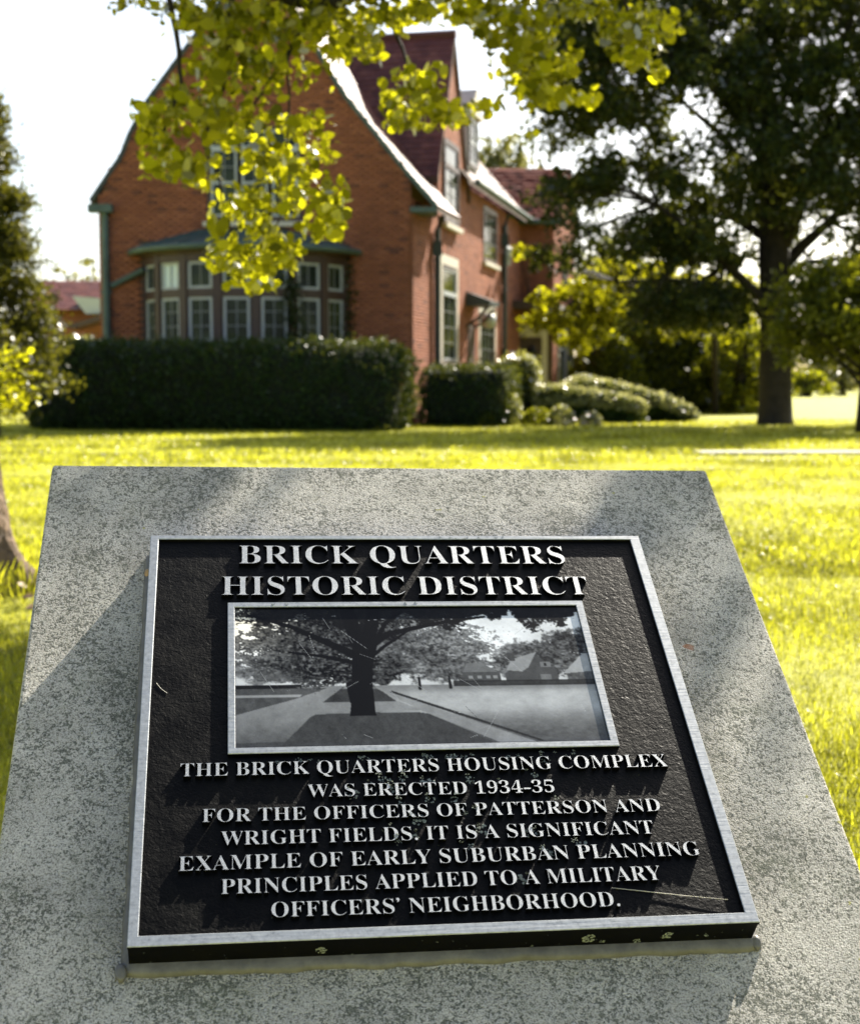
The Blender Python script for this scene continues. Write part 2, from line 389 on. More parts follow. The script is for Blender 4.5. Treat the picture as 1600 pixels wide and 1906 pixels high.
def photomat():
    m, nt, p, o = nmat('printed_photograph')
    at = N(nt, 'Attribute', attribute_name='print')
    nt.links.new(at.outputs['Color'], p.inputs['Base Color'])
    p.inputs['Roughness'].default_value = .25; p.inputs['Specular IOR Level'].default_value = .18
    return m
M['print'] = photomat()
GLYPHS = {
    'A': (650, '55,0,-13,0,-13,9;-13,18,-13,27,6,27;22,33,35,45,48,57;60,79,73,111,151,305;229,500,307,694,316,694;325,693,334,693,413,505;493,317,572,129,587,93;601,67,612,51,623,35;639,27,660,27,660,18;660,9,660,0,554,0;447,0,341,0,341,9;341,18,341,27,395,27;422,41,422,68,422,77;417,95,406,121,396,146;386,172,376,197,302,197;228,197,154,197,142,166;129,136,117,105,115,100;114,95,113,88,112,81;111,75,111,72,111,42;135,27,184,27,186,27;188,27,190,27,190,18;190,9,190,0,122,0|200,318,169,239,233,239;296,239,360,239,328,318;295,396,263,475,232,396'),
    'B': (659, '134,0,24,0,24,9;24,17,24,26,58,27;81,35,93,48,105,61;111,86,111,122,111,264;111,407,111,549,111,578;108,599,103,614,98,629;89,639,76,645,63,650;46,653,23,653,23,661;23,670,23,678,125,678;226,678,328,678,503,678;590,626,590,522,590,440;536,389,427,368,558,343;623,286,623,196,623,134;600,86,553,52,506,17;439,0,354,0,244,0|271,444,271,375,274,375;277,375,280,375,333,375;371,385,392,406,413,426;424,462,424,514,424,559;416,593,401,614,386,635;359,646,322,646,299,646;285,642,280,633,274,624;271,607,271,582,271,513|307,36,330,36,373,36;404,48,422,73,439,98;448,137,448,191,448,246;436,286,413,309,389,332;349,344,294,344,286,344;279,344,271,344,271,262;271,179,271,97,271,74;275,59,284,50,292,41'),
    'C': (697, '503,-16,382,-16,315,-16;256,-1,205,30,153,60;112,102,83,156,54,209;39,271,39,340,39,409;54,470,84,523,113,576;154,617,207,648,259,678;319,693,386,693,431,693;485,680,547,655,557,650;567,648,577,648,602,648;617,663,624,693,633,693;641,693,650,693,650,615;650,537,650,459,642,459;633,459,625,459,602,521;571,570,531,606,490,642;445,660,395,660,274,660;214,552,214,337,214,136;281,35,414,35,454,35;494,45,533,67,572,88;607,118,638,158,647,149;657,141,666,132,597,33'),
    'D': (738, '133,0,30,0,30,9;30,17,30,26,61,27;83,33,94,44,105,55;110,77,110,111,110,260;110,408,110,557,110,596;104,622,91,635,78,647;55,653,22,653,22,661;22,670,22,678,125,678;227,678,330,678,450,678;541,649,604,590,666,531;697,448,697,339,697,113;578,0,340,0,237,0|306,36,331,36,396,36;445,61,476,112,507,162;522,238,522,341,522,544;459,645,332,645,307,645;290,640,282,631,275,621;271,602,271,573,271,418;271,262,271,107,271,79;275,60,282,51,290,41'),
    'E': (658, '214,0,21,0,21,8;21,17,21,25,56,25;80,31,93,44,106,57;112,81,112,116,112,260;112,405,112,549,112,592;106,621,93,634,80,647;57,653,24,653,24,661;24,670,24,678,214,678;404,678,594,678,594,611;594,543,594,476,586,476;579,476,571,476,563,538;542,581,507,605,471,629;418,641,345,641,324,641;308,640,298,638,287,635;280,629,277,621,274,612;272,597,272,578,272,507;272,437,272,366,277,366;283,366,288,366,333,366;365,378,386,401,407,424;421,461,429,514,437,514;445,514,453,514,453,401;453,289,453,176,445,176;436,176,428,176,425,216;417,247,407,270,396,293;380,309,359,318,338,327;310,331,276,331,275,331;273,331,272,331,272,254;272,177,272,100,272,75;277,59,286,52,295,45;314,41,343,41,392,41;433,47,467,58,500,69;529,86,552,112,575,137;595,170,612,213,621,213;631,213,640,213,626,142;613,71,599,0,406,0'),
    'F': (602, '143,0,23,0,23,9;23,17,23,26,58,29;81,37,93,50,105,63;111,88,111,125,111,269;111,414,111,558,111,594;105,618,92,630,79,642;55,650,21,653,21,661;21,670,21,678,209,678;398,678,586,678,586,611;586,543,586,476,578,476;570,476,562,476,555,517;544,550,529,574,514,598;491,615,462,626,432,637;392,642,342,642,323,642;308,641,298,640,287,638;280,634,277,627,273,620;271,609,271,593,271,518;271,443,271,368,275,368;279,368,283,368,327,368;360,380,381,403,402,426;416,463,423,516,432,516;441,516,450,516,450,403;450,289,450,176,441,176;433,176,424,176,417,235;403,276,382,299,361,322;327,333,281,333,278,333;274,333,271,333,271,262;271,191,271,120,271,96;274,77,280,64,285,50;296,40,312,35,328,30;351,27,382,26,382,17;382,9,382,0,262,0'),
    'G': (756, '488,-15,399,-15,327,-15;264,0,211,29,157,58;115,100,86,153,56,206;41,269,41,341,41,410;56,471,86,524,115,577;156,618,208,648,259,678;318,693,383,693,435,693;491,681,550,656,560,651;569,649,577,649,588,649;597,653,604,660,611,667;617,678,624,693,633,693;642,693,651,693,651,615;651,536,651,458,642,458;634,458,625,458,611,499;592,534,569,564,546,594;519,618,490,635,461,652;430,660,398,660,277,660;217,553,217,339,217,234;234,155,268,101,302,46;349,19,410,19,448,19;474,26,489,41,503,55;510,77,510,106,510,134;510,162,510,190,510,221;503,242,490,254,477,265;450,270,410,271,410,279;410,287,410,295,522,295;633,295,745,295,745,287;745,279,745,271,712,270;691,265,680,254,669,243;664,222,664,191,664,142;664,92,664,43,577,4'),
    'H': (779, '135,0,23,0,23,9;23,17,23,26,58,27;81,34,93,47,105,60;111,84,111,120,111,268;111,416,111,564,111,596;105,618,93,631,80,644;57,651,24,653,24,661;24,670,24,678,136,678;248,678,360,678,360,670;360,661,360,653,335,651;317,648,304,643,291,638;283,630,278,618,273,606;271,588,271,564,271,500;271,437,271,373,350,373;430,373,509,373,509,437;509,500,509,564,509,588;507,606,502,618,498,630;490,638,477,643,464,648;445,651,420,653,420,661;420,670,420,678,532,678;643,678,755,678,755,670;755,661,755,653,720,650;697,643,686,632,675,620;669,597,669,564,669,416;669,268,669,120,669,87;675,63,687,49,698,35;721,27,755,26,755,17;755,9,755,0,643,0;532,0,420,0,420,9;420,17,420,26,454,27;477,34,490,46,503,57;509,82,509,120,509,190;509,259,509,329,430,329;350,329,271,329,271,259;271,190,271,120,271,84;277,60,289,47,301,34;325,27,360,26,360,17;360,9,360,0,248,0'),
    'I': (388, '135,0,20,0,20,9;20,17,20,26,53,29;77,37,91,48,105,59;112,81,112,112,112,267;112,421,112,576,112,607;106,627,94,637,82,646;57,652,20,653,20,661;20,670,20,678,135,678;249,678,364,678,364,670;364,661,364,653,329,652;305,646,292,637,278,627;272,607,272,576,272,422;272,269,272,115,272,94;274,78,279,66,284,54;293,45,307,39,320,33;340,29,366,26,366,17;366,9,366,0,251,0'),
    'K': (760, '136,0,24,0,24,9;24,17,24,26,59,27;82,34,94,47,106,60;112,84,112,120,112,268;112,416,112,564,112,596;106,619,94,632,81,645;58,652,25,653,25,661;25,670,25,678,137,678;249,678,361,678,361,670;361,661,361,653,336,651;318,648,305,643,292,638;284,630,279,618,274,606;272,588,272,564,272,492;272,420,272,348,341,417;409,487,478,556,505,583;519,606,519,623,519,643;490,653,433,653,433,661;433,670,433,678,530,678;626,678,723,678,723,670;723,661,723,653,719,653;714,653,710,653,653,653;587,614,513,537,476,499;440,462,403,424,499,306;594,187,690,69,702,54;714,44,725,37,736,30;752,27,773,26,773,17;773,9,773,0,655,0;536,0,418,0,418,9;418,17,418,26,433,26;445,26,456,27,466,28;474,29,479,31,491,36;497,42,497,51,497,61;488,77,471,98,413,171;355,245,297,318,289,310;280,303,272,295,272,237;272,178,272,120,272,84;278,60,290,47,302,34;326,27,361,26,361,17;361,9,361,0,249,0'),
    'L': (635, '215,0,23,0,23,9;23,17,23,26,58,27;81,34,93,47,105,60;111,84,111,120,111,268;111,416,111,564,111,597;105,620,93,633,80,645;57,652,24,653,24,661;24,670,24,678,140,678;256,678,372,678,372,670;372,661,372,653,345,653;325,651,310,646,295,641;285,633,280,620,274,607;271,589,271,564,271,417;271,270,271,123,271,100;273,82,276,70,279,58;287,50,298,47,309,43;325,41,348,41,396,41;436,47,469,59,501,71;528,91,551,119,573,146;592,183,609,230,618,230;627,230,636,230,623,153;611,77,598,0,406,0'),
    'M': (944, '98,0,21,0,21,9;21,17,21,26,54,27;78,34,92,47,105,60;112,83,112,118,112,268;112,419,112,569,112,591;110,608,105,619,100,630;92,639,79,644,65,649;47,652,22,653,22,661;22,670,22,678,106,678;191,678,275,678,341,523;406,367,472,212,538,367;603,523,669,678,752,678;836,678,919,678,919,670;919,661,919,653,887,650;865,643,853,630,840,617;834,595,834,563,834,418;834,272,834,127,834,99;836,78,841,64,846,49;854,39,866,35,878,30;895,27,918,26,918,17;918,9,918,0,808,0;699,0,589,0,589,9;589,17,589,26,613,28;631,32,644,37,657,42;665,52,670,66,675,79;677,99,677,124,677,281;677,437,677,594,594,396;512,198,429,0,420,0;411,0,402,0,320,193;239,386,157,579,157,426;157,272,157,119,157,81;164,56,178,44,192,32;217,26,252,26,252,17;252,9,252,0,175,0'),
    'N': (735, '609,-16,600,-16,453,163;306,342,159,521,159,386;159,252,159,117,159,82;165,58,177,46,188,34;212,27,248,26,248,17;248,9,248,0,174,0;101,0,27,0,27,9;27,17,27,26,50,27;68,30,81,35,93,40;101,49,106,62,111,75;113,93,113,117,113,271;113,424,113,578,79,620;59,642,54,645,47,648;38,651,27,653,27,661;27,670,27,678,96,678;164,678,233,678,349,536;466,393,582,251,582,355;582,458,582,562,582,586;580,604,575,617,570,629;562,638,549,643,536,648;518,651,493,653,493,661;493,670,493,678,567,678;640,678,714,678,714,670;714,661,714,653,679,652;656,645,645,633,634,620;628,596,628,561,628,369;628,176,628,-16,619,-16'),
    'O': (782, '439,-16,388,-16,339,-16;293,-7,251,11,209,29;172,54,141,86,109,118;84,156,67,199,50,242;41,289,41,339,41,389;50,436,67,479,84,522;109,559,141,592,173,624;210,649,254,667,296,685;344,694,395,694,444,694;490,685,532,668,574,650;611,625,642,594,673,562;698,524,716,481,733,438;742,390,742,339,742,289;733,242,716,199,698,156;673,118,641,86,609,54;572,29,529,11,486,-7|339,18,394,18,508,18;565,125,565,339,565,444;549,524,518,579,486,633;442,660,387,660,273,660;216,553,216,339,216,234;232,155,264,100,296,45'),
    'P': (622, '135,0,23,0,23,9;23,17,23,26,58,27;81,34,93,47,105,60;111,84,111,120,111,268;111,416,111,564,111,596;105,618,93,631,80,644;57,651,24,653,24,661;24,670,24,678,122,678;220,678,318,678,403,678;464,670,500,655,534,640;561,619,580,592,599,565;609,532,609,494,609,437;588,392,546,358,504,323;442,306,360,306,330,306;301,306,271,306,271,244;271,182,271,120,271,84;277,60,289,47,301,34;325,27,360,26,360,17;360,9,360,0,248,0|271,426,271,342,281,342;290,342,300,342,349,342;384,353,405,376,425,399;435,437,435,490,435,542;427,580,410,605,393,630;363,642,322,642,302,642;289,638,282,631,275,624;271,611,271,593,271,509'),
    'Q': (782, '618,-172,563,-172,427,-172;332,-115,278,-1,229,16;186,42,151,75,116,108;89,147,70,192,51,237;41,286,41,339,41,389;50,436,67,479,84,522;109,559,141,592,173,624;210,649,254,667,296,685;344,694,395,694,444,694;490,685,532,668,574,650;611,625,642,594,673,562;698,524,716,481,733,438;742,390,742,339,742,258;720,188,676,128,632,67;571,25,492,0,529,-80;586,-120,662,-120,683,-120;706,-116,732,-109,734,-118;735,-128,737,-137,676,-160|340,18,395,18,509,18;566,125,566,339,566,444;550,524,518,579,486,633;442,660,387,660,273,660;216,553,216,339,216,234;232,155,265,100,297,45'),
    'R': (704, '135,0,23,0,23,9;23,17,23,26,58,27;81,34,93,47,105,60;111,84,111,120,111,268;111,416,111,564,111,596;105,618,93,631,80,644;57,651,24,653,24,661;24,670,24,678,124,678;223,678,323,678,423,678;498,663,547,634,596,605;621,559,621,498,621,415;570,360,469,333,527,247;585,161,643,75,654,58;665,46,674,38,683,30;695,26,712,26,713,26;714,26,715,26,715,17;715,9,715,0,645,0;574,0,504,0,436,105;368,211,300,316,290,316;281,316,271,316,271,251;271,185,271,120,271,84;277,60,289,47,301,34;325,27,360,26,360,17;360,9,360,0,248,0|271,423,271,348,282,348;292,348,303,348,355,348;393,360,417,385,440,409;452,447,452,500,452,595;413,642,334,642,307,642;290,638,282,629,275,620;271,602,271,574,271,499'),
    'S': (581, '73,-16,64,-16,64,68;64,151,64,235,74,235;83,235,93,235,109,162;133,109,166,74,199,39;241,22,293,22,331,22;361,33,383,54,404,75;415,101,415,133,415,177;388,212,335,238,304,253;273,269,242,284,184,313;141,343,115,376,88,409;74,448,74,494,74,535;83,570,100,600,117,629;141,652,172,669,202,686;236,694,275,694,295,694;317,692,342,687,366,682;392,676,420,667,425,666;430,664,434,664,438,663;442,662,446,662,463,662;474,673,477,694,486,694;496,694,505,694,505,621;505,548,505,475,497,475;488,475,480,475,471,512;456,545,437,573,418,601;395,623,370,639,344,654;317,662,289,662,255,662;228,653,208,635,188,617;178,594,178,566,178,540;187,518,204,501,221,484;247,467,281,451,313,436;345,421,377,406,418,387;449,368,473,347,495,326;512,304,521,280,530,256;535,229,535,198,535,155;525,118,505,86,484,54;455,29,418,12,381,-6;337,-15,286,-15,269,-15;253,-14,236,-12,219,-9;203,-5,187,1,170,7;157,11,147,14,136,17;129,18,126,18,115,18;108,15,103,11,98,5;94,-3,91,-16,82,-16'),
    'T': (630, '254,0,137,0,137,9;137,17,137,26,173,26;198,33,212,46,225,59;232,84,232,120,232,295;232,470,232,645,229,645;225,645,222,645,169,645;128,630,97,601,66,571;48,528,43,473,34,473;25,473,16,473,16,541;16,610,16,678,214,678;413,678,611,678,611,609;611,541,611,472,603,472;594,472,586,472,575,587;513,645,400,645,397,645;395,645,392,645,392,470;392,295,392,120,392,83;398,58,412,45,425,32;450,26,488,26,488,17;488,9,488,0,371,0'),
    'U': (733, '458,-19,369,-19,277,-19;211,1,170,43,129,83;109,146,109,231,109,342;109,453,109,564,109,596;103,618,91,631,78,644;55,651,22,653,22,661;22,670,22,678,134,678;246,678,358,678,358,670;358,661,358,653,333,651;315,648,302,643,289,638;280,630,275,618,271,606;269,588,269,564,269,445;269,327,269,208,269,149;280,105,303,77,325,47;360,33,409,33,526,33;584,101,584,237,584,346;584,454,584,563,584,596;578,618,565,631,552,643;527,650,489,653,489,661;489,670,489,678,561,678;634,678,706,678,706,670;706,661,706,653,675,649;655,641,645,628,634,615;629,593,629,563,629,465;629,368,629,270,629,167;608,93,566,48,523,3'),
    'W': (910, '264,-16,254,-16,185,184;117,385,48,585,40,608;32,625,23,636,14,647;-2,652,-23,653,-23,661;-23,670,-23,678,74,678;172,678,269,678,269,670;269,661,269,653,248,652;232,649,223,643,214,637;209,626,209,611,209,597;213,578,220,555,257,446;295,337,332,228,371,327;409,426,448,525,441,548;433,571,426,594,419,617;409,632,398,640,387,647;368,651,341,653,341,661;341,670,341,678,445,678;550,678,654,678,654,670;654,661,654,653,608,653;585,640,585,613,585,605;588,592,594,575,631,466;669,356,706,247,739,348;772,449,805,550,813,574;817,592,817,605,817,622;812,634,801,641,790,648;773,652,749,653,749,661;749,670,749,678,809,678;869,678,929,678,929,670;929,661,929,653,910,650;895,641,885,627,875,613;865,592,856,565,792,371;728,178,664,-16,655,-16;646,-16,637,-16,581,143;526,301,470,460,408,301;345,143,283,-16,273,-16'),
    'X': (701, '98,0,17,0,17,9;17,17,17,26,60,26;99,50,134,99,185,169;237,240,288,310,231,398;173,487,116,575,99,600;84,620,71,633,57,646;41,653,24,653,23,653;22,653,21,653,21,661;21,670,21,678,135,678;249,678,363,678,363,670;363,661,363,653,356,653;348,653,341,653,302,653;283,641,283,618,283,609;289,595,300,578,331,529;363,480,394,431,422,473;451,514,479,556,496,581;505,601,505,616,505,640;482,652,436,653,436,661;436,670,436,678,518,678;600,678,682,678,682,670;682,661,682,653,680,653;679,653,677,653,648,653;622,645,600,630,577,614;554,589,531,556,493,502;456,448,418,394,484,291;549,188,615,85,628,66;639,51,650,41,660,31;672,26,687,26,688,26;690,26,691,26,691,17;691,9,691,0,579,0;467,0,355,0,355,9;355,17,355,26,357,26;360,26,362,26,409,26;432,38,432,61,432,74;424,93,409,118,377,169;344,221,312,272,276,221;241,171,205,120,192,101;185,84,185,67,185,40;210,26,259,26,259,17;259,9,259,0,178,0'),
    'Y': (634, '263,0,151,0,151,9;151,17,151,26,186,27;209,34,221,47,233,60;239,84,239,120,239,169;239,217,239,266,182,369;126,473,69,576,51,609;35,631,21,639,14,643;8,646,1,648,-6,650;-13,651,-20,652,-20,661;-20,669,-20,678,89,678;199,678,308,678,308,669;308,661,308,652,302,652;297,652,291,652,273,652;259,649,248,644,237,638;232,630,232,620,232,611;236,598,244,583,286,501;328,418,370,336,412,406;454,475,496,545,511,570;519,591,519,607,519,637;494,652,444,652,442,652;441,652,439,652,439,661;439,669,439,678,511,678;582,678,654,678,654,669;654,661,654,652,637,650;622,643,609,632,596,621;583,604,570,583,513,490;456,396,399,303,399,242;399,181,399,120,399,84;405,60,417,47,429,34;453,27,488,26,488,17;488,9,488,0,376,0'),
    '1': (559, '235,0,97,0,97,18;97,35,97,53,124,53;152,53,179,53,196,53;209,58,217,67,225,76;229,93,229,118,229,285;229,452,229,619,204,588;181,563,161,544,140,525;120,515,100,515,84,515;70,522,59,535,48,548;42,566,42,589,62,594;84,602,110,613,135,624;163,641,196,666,219,683;243,701,266,718,303,718;341,718,378,718,378,518;378,318,378,118,378,97;381,81,388,70,395,59;408,53,429,53,456,53;483,53,510,53,510,35;510,18,510,0,372,0'),
    '3': (559, '278,-10,243,-10,193,-10;152,-4,121,7,89,18;66,33,51,52,36,70;28,89,28,110,28,135;37,155,54,168,71,181;90,188,113,188,113,145;124,113,147,92,170,71;199,60,236,60,258,60;278,64,297,73,316,82;331,97,342,118,353,139;359,169,359,207,359,245;346,276,319,301,292,326;254,338,204,338,183,338;163,338,142,338,142,359;142,379,142,400,164,400;186,400,208,400,251,400;283,413,304,441,325,468;335,503,335,547,335,583;328,611,314,632,300,653;279,663,252,663,228,663;210,655,198,641,185,626;177,606,173,583,168,559;166,534,166,508,125,508;93,515,70,530,47,544;36,566,36,597,36,632;55,662,92,687,129,712;184,724,257,724,328,724;385,710,426,682,467,653;488,613,488,561,488,516;473,479,444,449,415,418;378,396,335,381,362,376;389,368,416,355,443,342;466,323,485,300,504,276;513,245,513,206,513,165;506,131,491,104,476,76;455,54,430,37,404,20;375,8,343,1,311,-6'),
    '4': (559, '297,0,180,0,180,18;180,35,180,53,189,53;199,53,208,53,231,53;250,57,266,66,282,74;290,94,290,125,290,145;290,166,290,186,198,186;105,186,13,186,13,206;13,227,13,247,108,403;202,558,297,714,343,714;390,714,436,714,436,560;436,406,436,252,471,252;505,252,540,252,540,230;540,208,540,186,505,186;471,186,436,186,436,166;436,145,436,125,436,94;444,74,460,66,476,57;495,53,518,53,522,53;527,53,531,53,531,35;531,18,531,0,414,0|128,326,83,252,152,252;221,252,290,252,290,310;290,369,290,427,290,456;290,488,292,522,293,556;294,588,297,619,294,611;289,600,282,587,275,574;267,560,259,545,250,530;242,516,235,503,228,490;222,481,218,475,173,401'),
    '5': (559, '275,-10,245,-10,195,-10;155,-4,125,8,95,19;73,34,60,53,47,71;40,90,40,111,40,134;47,152,62,163,77,174;96,180,120,180,120,161;124,143,131,124,138,105;149,90,165,78,181,66;203,60,230,60,252,60;272,65,291,75,310,84;325,101,336,124,347,147;353,179,353,220,353,270;341,307,318,332,294,356;260,368,217,368,192,368;171,366,154,363,137,359;121,355,106,350,91,356;75,362,60,368,71,483;81,599,92,714,218,714;344,714,470,714,472,653;473,593,475,532,456,532;437,532,418,532,415,543;413,555,410,566,407,578;403,587,397,594,391,601;380,604,364,604,295,604;225,604,156,604,151,542;145,481,140,419,151,423;167,427,188,430,209,433;229,434,250,434,327,434;389,416,436,381,483,345;506,291,506,220,506,177;498,140,483,111,467,82;446,58,421,41,395,23;367,10,336,2,305,-6'),
    '9': (559, '278,-10,227,-10,187,-10;155,-5,131,7,107,18;90,32,79,49,68,66;63,84,63,103,63,118;67,130,75,140,83,150;95,157,112,160,121,130;135,105,154,84,173,63;199,53,232,53,319,53;366,150,373,343,358,324;339,308,316,295,293,282;264,275,231,275,174,275;127,293,90,328,53,363;35,415,35,482,35,530;44,572,62,609,81,645;107,673,142,694,176,714;217,724,264,724,313,724;356,712,393,689,430,666;460,629,482,580,503,531;514,467,514,388,514,333;509,282,498,234,487,185;471,143,448,107,425,70;395,42,359,21,322,0|211,347,274,347,297,347;317,353,334,366,351,378;364,394,373,414,372,499;363,561,344,600,325,638;301,657,270,657,241,657;219,643,204,615,188,586;180,544,180,488,180,394'),
}

# ================================================================== LARGE STRUCTURE: ground
def ground():
    n = 60
    xs = np.concatenate([-np.geomspace(1500, 8, 14), np.linspace(-7, 7, 15), np.geomspace(8, 1500, 14)])
    ys = np.concatenate([[-30, -10, -3], np.linspace(0, 40, 41), np.geomspace(44, 2400, 16)])
    v = []; f = []
    for j, y in enumerate(ys):
        for i, x in enumerate(xs):
            z = 0.05 * mnoise.noise((x * .12, y * .12, 0)) * min(1, max(0, (abs(x) + y - 4) / 10)) if y < 45 else 0
            v.append((x, y, z - .01))
    w = len(xs)
    for j in range(len(ys) - 1):
        for i in range(w - 1):
            f.append((j * w + i, j * w + i + 1, (j + 1) * w + i + 1, (j + 1) * w + i))
    me = bpy.data.meshes.new('ground'); me.from_pydata(v, [], f); me.materials.append(M['ground'])
    me.polygons.foreach_set('use_smooth', [True] * len(f))
    link('ground', me, kind='structure')
ground()

# narrow concrete walk crossing the lawn, seen edge-on
mb = MB()
x = 3.5
while x < 16:
    w = random.uniform(1.15, 1.25); y0 = 18.3 + .012 * x
    mb.box(x, y0, -.03, x + w - .02, y0 + .62, .028)
    x += w
walk = mb.build('path', M['concrete'], kind='structure', bevel=.008)

# ================================================================== STONE MARKER
PT = Vector((-0.33838622, 1.7167291, -0.17925793 + CAM_H))
PU = Vector((0.98950016, 0.14362923, -0.01612691))
PV = Vector((0.10551487, -0.79412364, -0.59852674))
PN = Vector((0.0987727, -0.59054067, 0.80094049))
PU.normalize(); PN = (PN - PU * PN.dot(PU)).normalized(); PV = PU.cross(PN); 
if PV.z > 0: PV = -PV
def pl(u, v, t=0): return PT + PU * u + PV * v + PN * t
TS = -0.037                                     # stone face lies 37 mm under the plate's face
def marker():
    root = empty('stone_marker', tuple(pl(.305, .4, 0)[:2]) + (0,),
                 'weathered grey slanted stone marker block standing on the lawn in the foreground', 'stone marker')
    u0, u1, v0, v1 = -.1345, .7540, -.1760, .96
    tl, tr, br, bl = pl(u0, v0, TS), pl(u1, v0, TS), pl(u1, v1, TS), pl(u0, v1, TS)
    back = Vector((PU.y, -PU.x, 0)).normalized() * -1       # away from the viewer
    hb = Vector((-PU.y, PU.x, 0)).normalized()
    dn = lambda p: Vector((p.x, p.y, -.05))
    vs = [tl, tr, br, bl, dn(tl), dn(tr), dn(br), dn(bl)]
    bm = bmesh.new(); bv = [bm.verts.new(p) for p in vs]
    for f in [(0, 3, 2, 1), (4, 5, 6, 7), (0, 1, 5, 4), (1, 2, 6, 5), (2, 3, 7, 6), (3, 0, 4, 7)]:
        bm.faces.new([bv[i] for i in f])
    bmesh.ops.recalc_face_normals(bm, faces=bm.faces[:])
    bmesh.ops.bevel(bm, geom=bm.edges[:], offset=.0035, segments=3, affect='EDGES', profile=.5)
    me = bpy.data.meshes.new('stone_block'); bm.to_mesh(me); bm.free(); me.materials.append(M['stone'])
    link('stone_block', me, root)
    # bead of sealant squeezed out round the plate's foot: an uneven ring
    W, Hh = .61, .5607
    ring = []
    step = .006
    def side(p0, p1):
        n = int((Vector(p1) - Vector(p0)).length / step)
        return [Vector(p0).lerp(Vector(p1), i / n) for i in range(n)]
    e = 0.0
    path = side((-e, -e, 0), (W + e, -e, 0)) + side((W + e, -e, 0), (W + e, Hh + e, 0)) + side((W + e, Hh + e, 0), (-e, Hh + e, 0)) + side((-e, Hh + e, 0), (-e, -e, 0))
    n = len(path); vs = []
    for i, p in enumerate(path):
        cx = min(max(p.x, .02), W - .02); cy = min(max(p.y, .02), Hh - .02)
        d = Vector((p.x - cx, p.y - cy, 0)).normalized()
        k = .0080 + .0028 * mnoise.noise((p.x * 28, p.y * 28, 3)) + .0012 * mnoise.noise((p.x * 110, p.y * 110, 9))
        if p.y > Hh - .001: k += .003
        if p.y < .001: k *= .35
        for a, hgt in ((-.003, .0075), (.25, .0068), (.65, .0050), (.92, .0022), (1.0, -.001)):
            q = p + d * (k * a if a > 0 else a)
            vs.append(pl(q.x, q.y, TS + hgt))
    fs = [(i * 5 + j, i * 5 + j + 1, ((i + 1) % n) * 5 + j + 1, ((i + 1) % n) * 5 + j) for i in range(n) for j in range(4)]
    mb = MB(); mb.add(vs, fs); mb.build('sealant_bead', M['sealant'], root, smooth=True)
    # two squeezed-out blobs
    for (u, v, r, m) in ((-.002, .033, .005, 'amber_resin'), (W + .004, Hh + .002, .0055, 'sealant'), (-.006, Hh + .006, .006, 'sealant')):
        bm = bmesh.new(); bmesh.ops.create_icosphere(bm, subdivisions=3, radius=1)
        for vt in bm.verts:
            k = 1 + .25 * mnoise.noise(vt.co * 1.7)
            c = vt.co * k
            vt.co = pl(u + c.x * r, v + c.y * r * 1.5, TS + .003 + c.z * .006)
        me = bpy.data.meshes.new('sealant_blob'); bm.to_mesh(me); bm.free(); me.materials.append(M[m])
        me.polygons.foreach_set('use_smooth', [True] * len(me.polygons))
        link('sealant_blob', me, root)
    return root
MARK = marker()

# ================================================================== PLAQUE
PM = Matrix((( PU.x, -PV.x, PN.x, PT.x), (PU.y, -PV.y, PN.y, PT.y), (PU.z, -PV.z, PN.z, PT.z), (0, 0, 0, 1)))
plaque = bpy.data.objects.new('plaque', None); COL.objects.link(plaque)
plaque.matrix_world = PM
tag(plaque, 'black metal plaque with raised silver lettering and a framed picture on the slanted stone', 'plaque')
def plink(name, me, parent=None, kind=None):
    o = bpy.data.objects.new(name, me); COL.objects.link(o); o.parent = parent or plaque
    if kind: o['kind'] = kind
    return o
def local(mb, name, mats, parent=None, kind=None, bevel=0, smooth=False):
    o = mb.build(name, mats, None, kind, smooth, bevel); o.parent = parent or plaque
    return o
W_, H_ = .61, .5607
TF = -.0040                                    # the sunken black field
mb = MB(); mb.box(.0006, -H_ + .0006, TS + .001, W_ - .0006, -.0006, TF - .0005)
local(mb, 'plate', [M['black_side']])
mb = MB(); mb.add([(.008, -.549, TF), (.599, -.549, TF), (.599, -.006, TF), (.008, -.006, TF)], [(0, 1, 2, 3)])
local(mb, 'black_field', [M['black']])
def frame(name, o, i, z0, z1, parent=None):
    """rectangular moulding: o, i = (x0,y0,x1,y1) outer/inner; silver top, black flanks, eased edges"""
    mb = MB(); e = .0007
    def rect(r, z, g=0): return [(r[0] + g, r[1] + g, z), (r[2] - g, r[1] + g, z), (r[2] - g, r[3] - g, z), (r[0] + g, r[3] - g, z)]
    L = rect(o, z0) + rect(o, z1 - e) + rect(o, z1, e) + rect(i, z1, -e) + rect(i, z1 - e) + rect(i, z0, .0006)
    fs = []; mi = []
    for l in range(5):
        for k in range(4):
            k2 = (k + 1) % 4
            fs.append((l * 4 + k, l * 4 + k2, l * 4 + 4 + k2, l * 4 + 4 + k)); mi.append(1 if l in (0, 4) else 0)
    b = MB(); b.v = L; b.f = fs; b.m = mi
    return local(b, name, [M['silver'], M['black_side']], parent)
frame('border_frame', (0, -H_, W_, 0), (.0098, -.5492, .5978, -.0068), TF, 0)
pf = frame('picture_frame', (.0922, -.3382, .5145, -.1156), (.1002, -.3302, .5056, -.1234), TF, .0006)

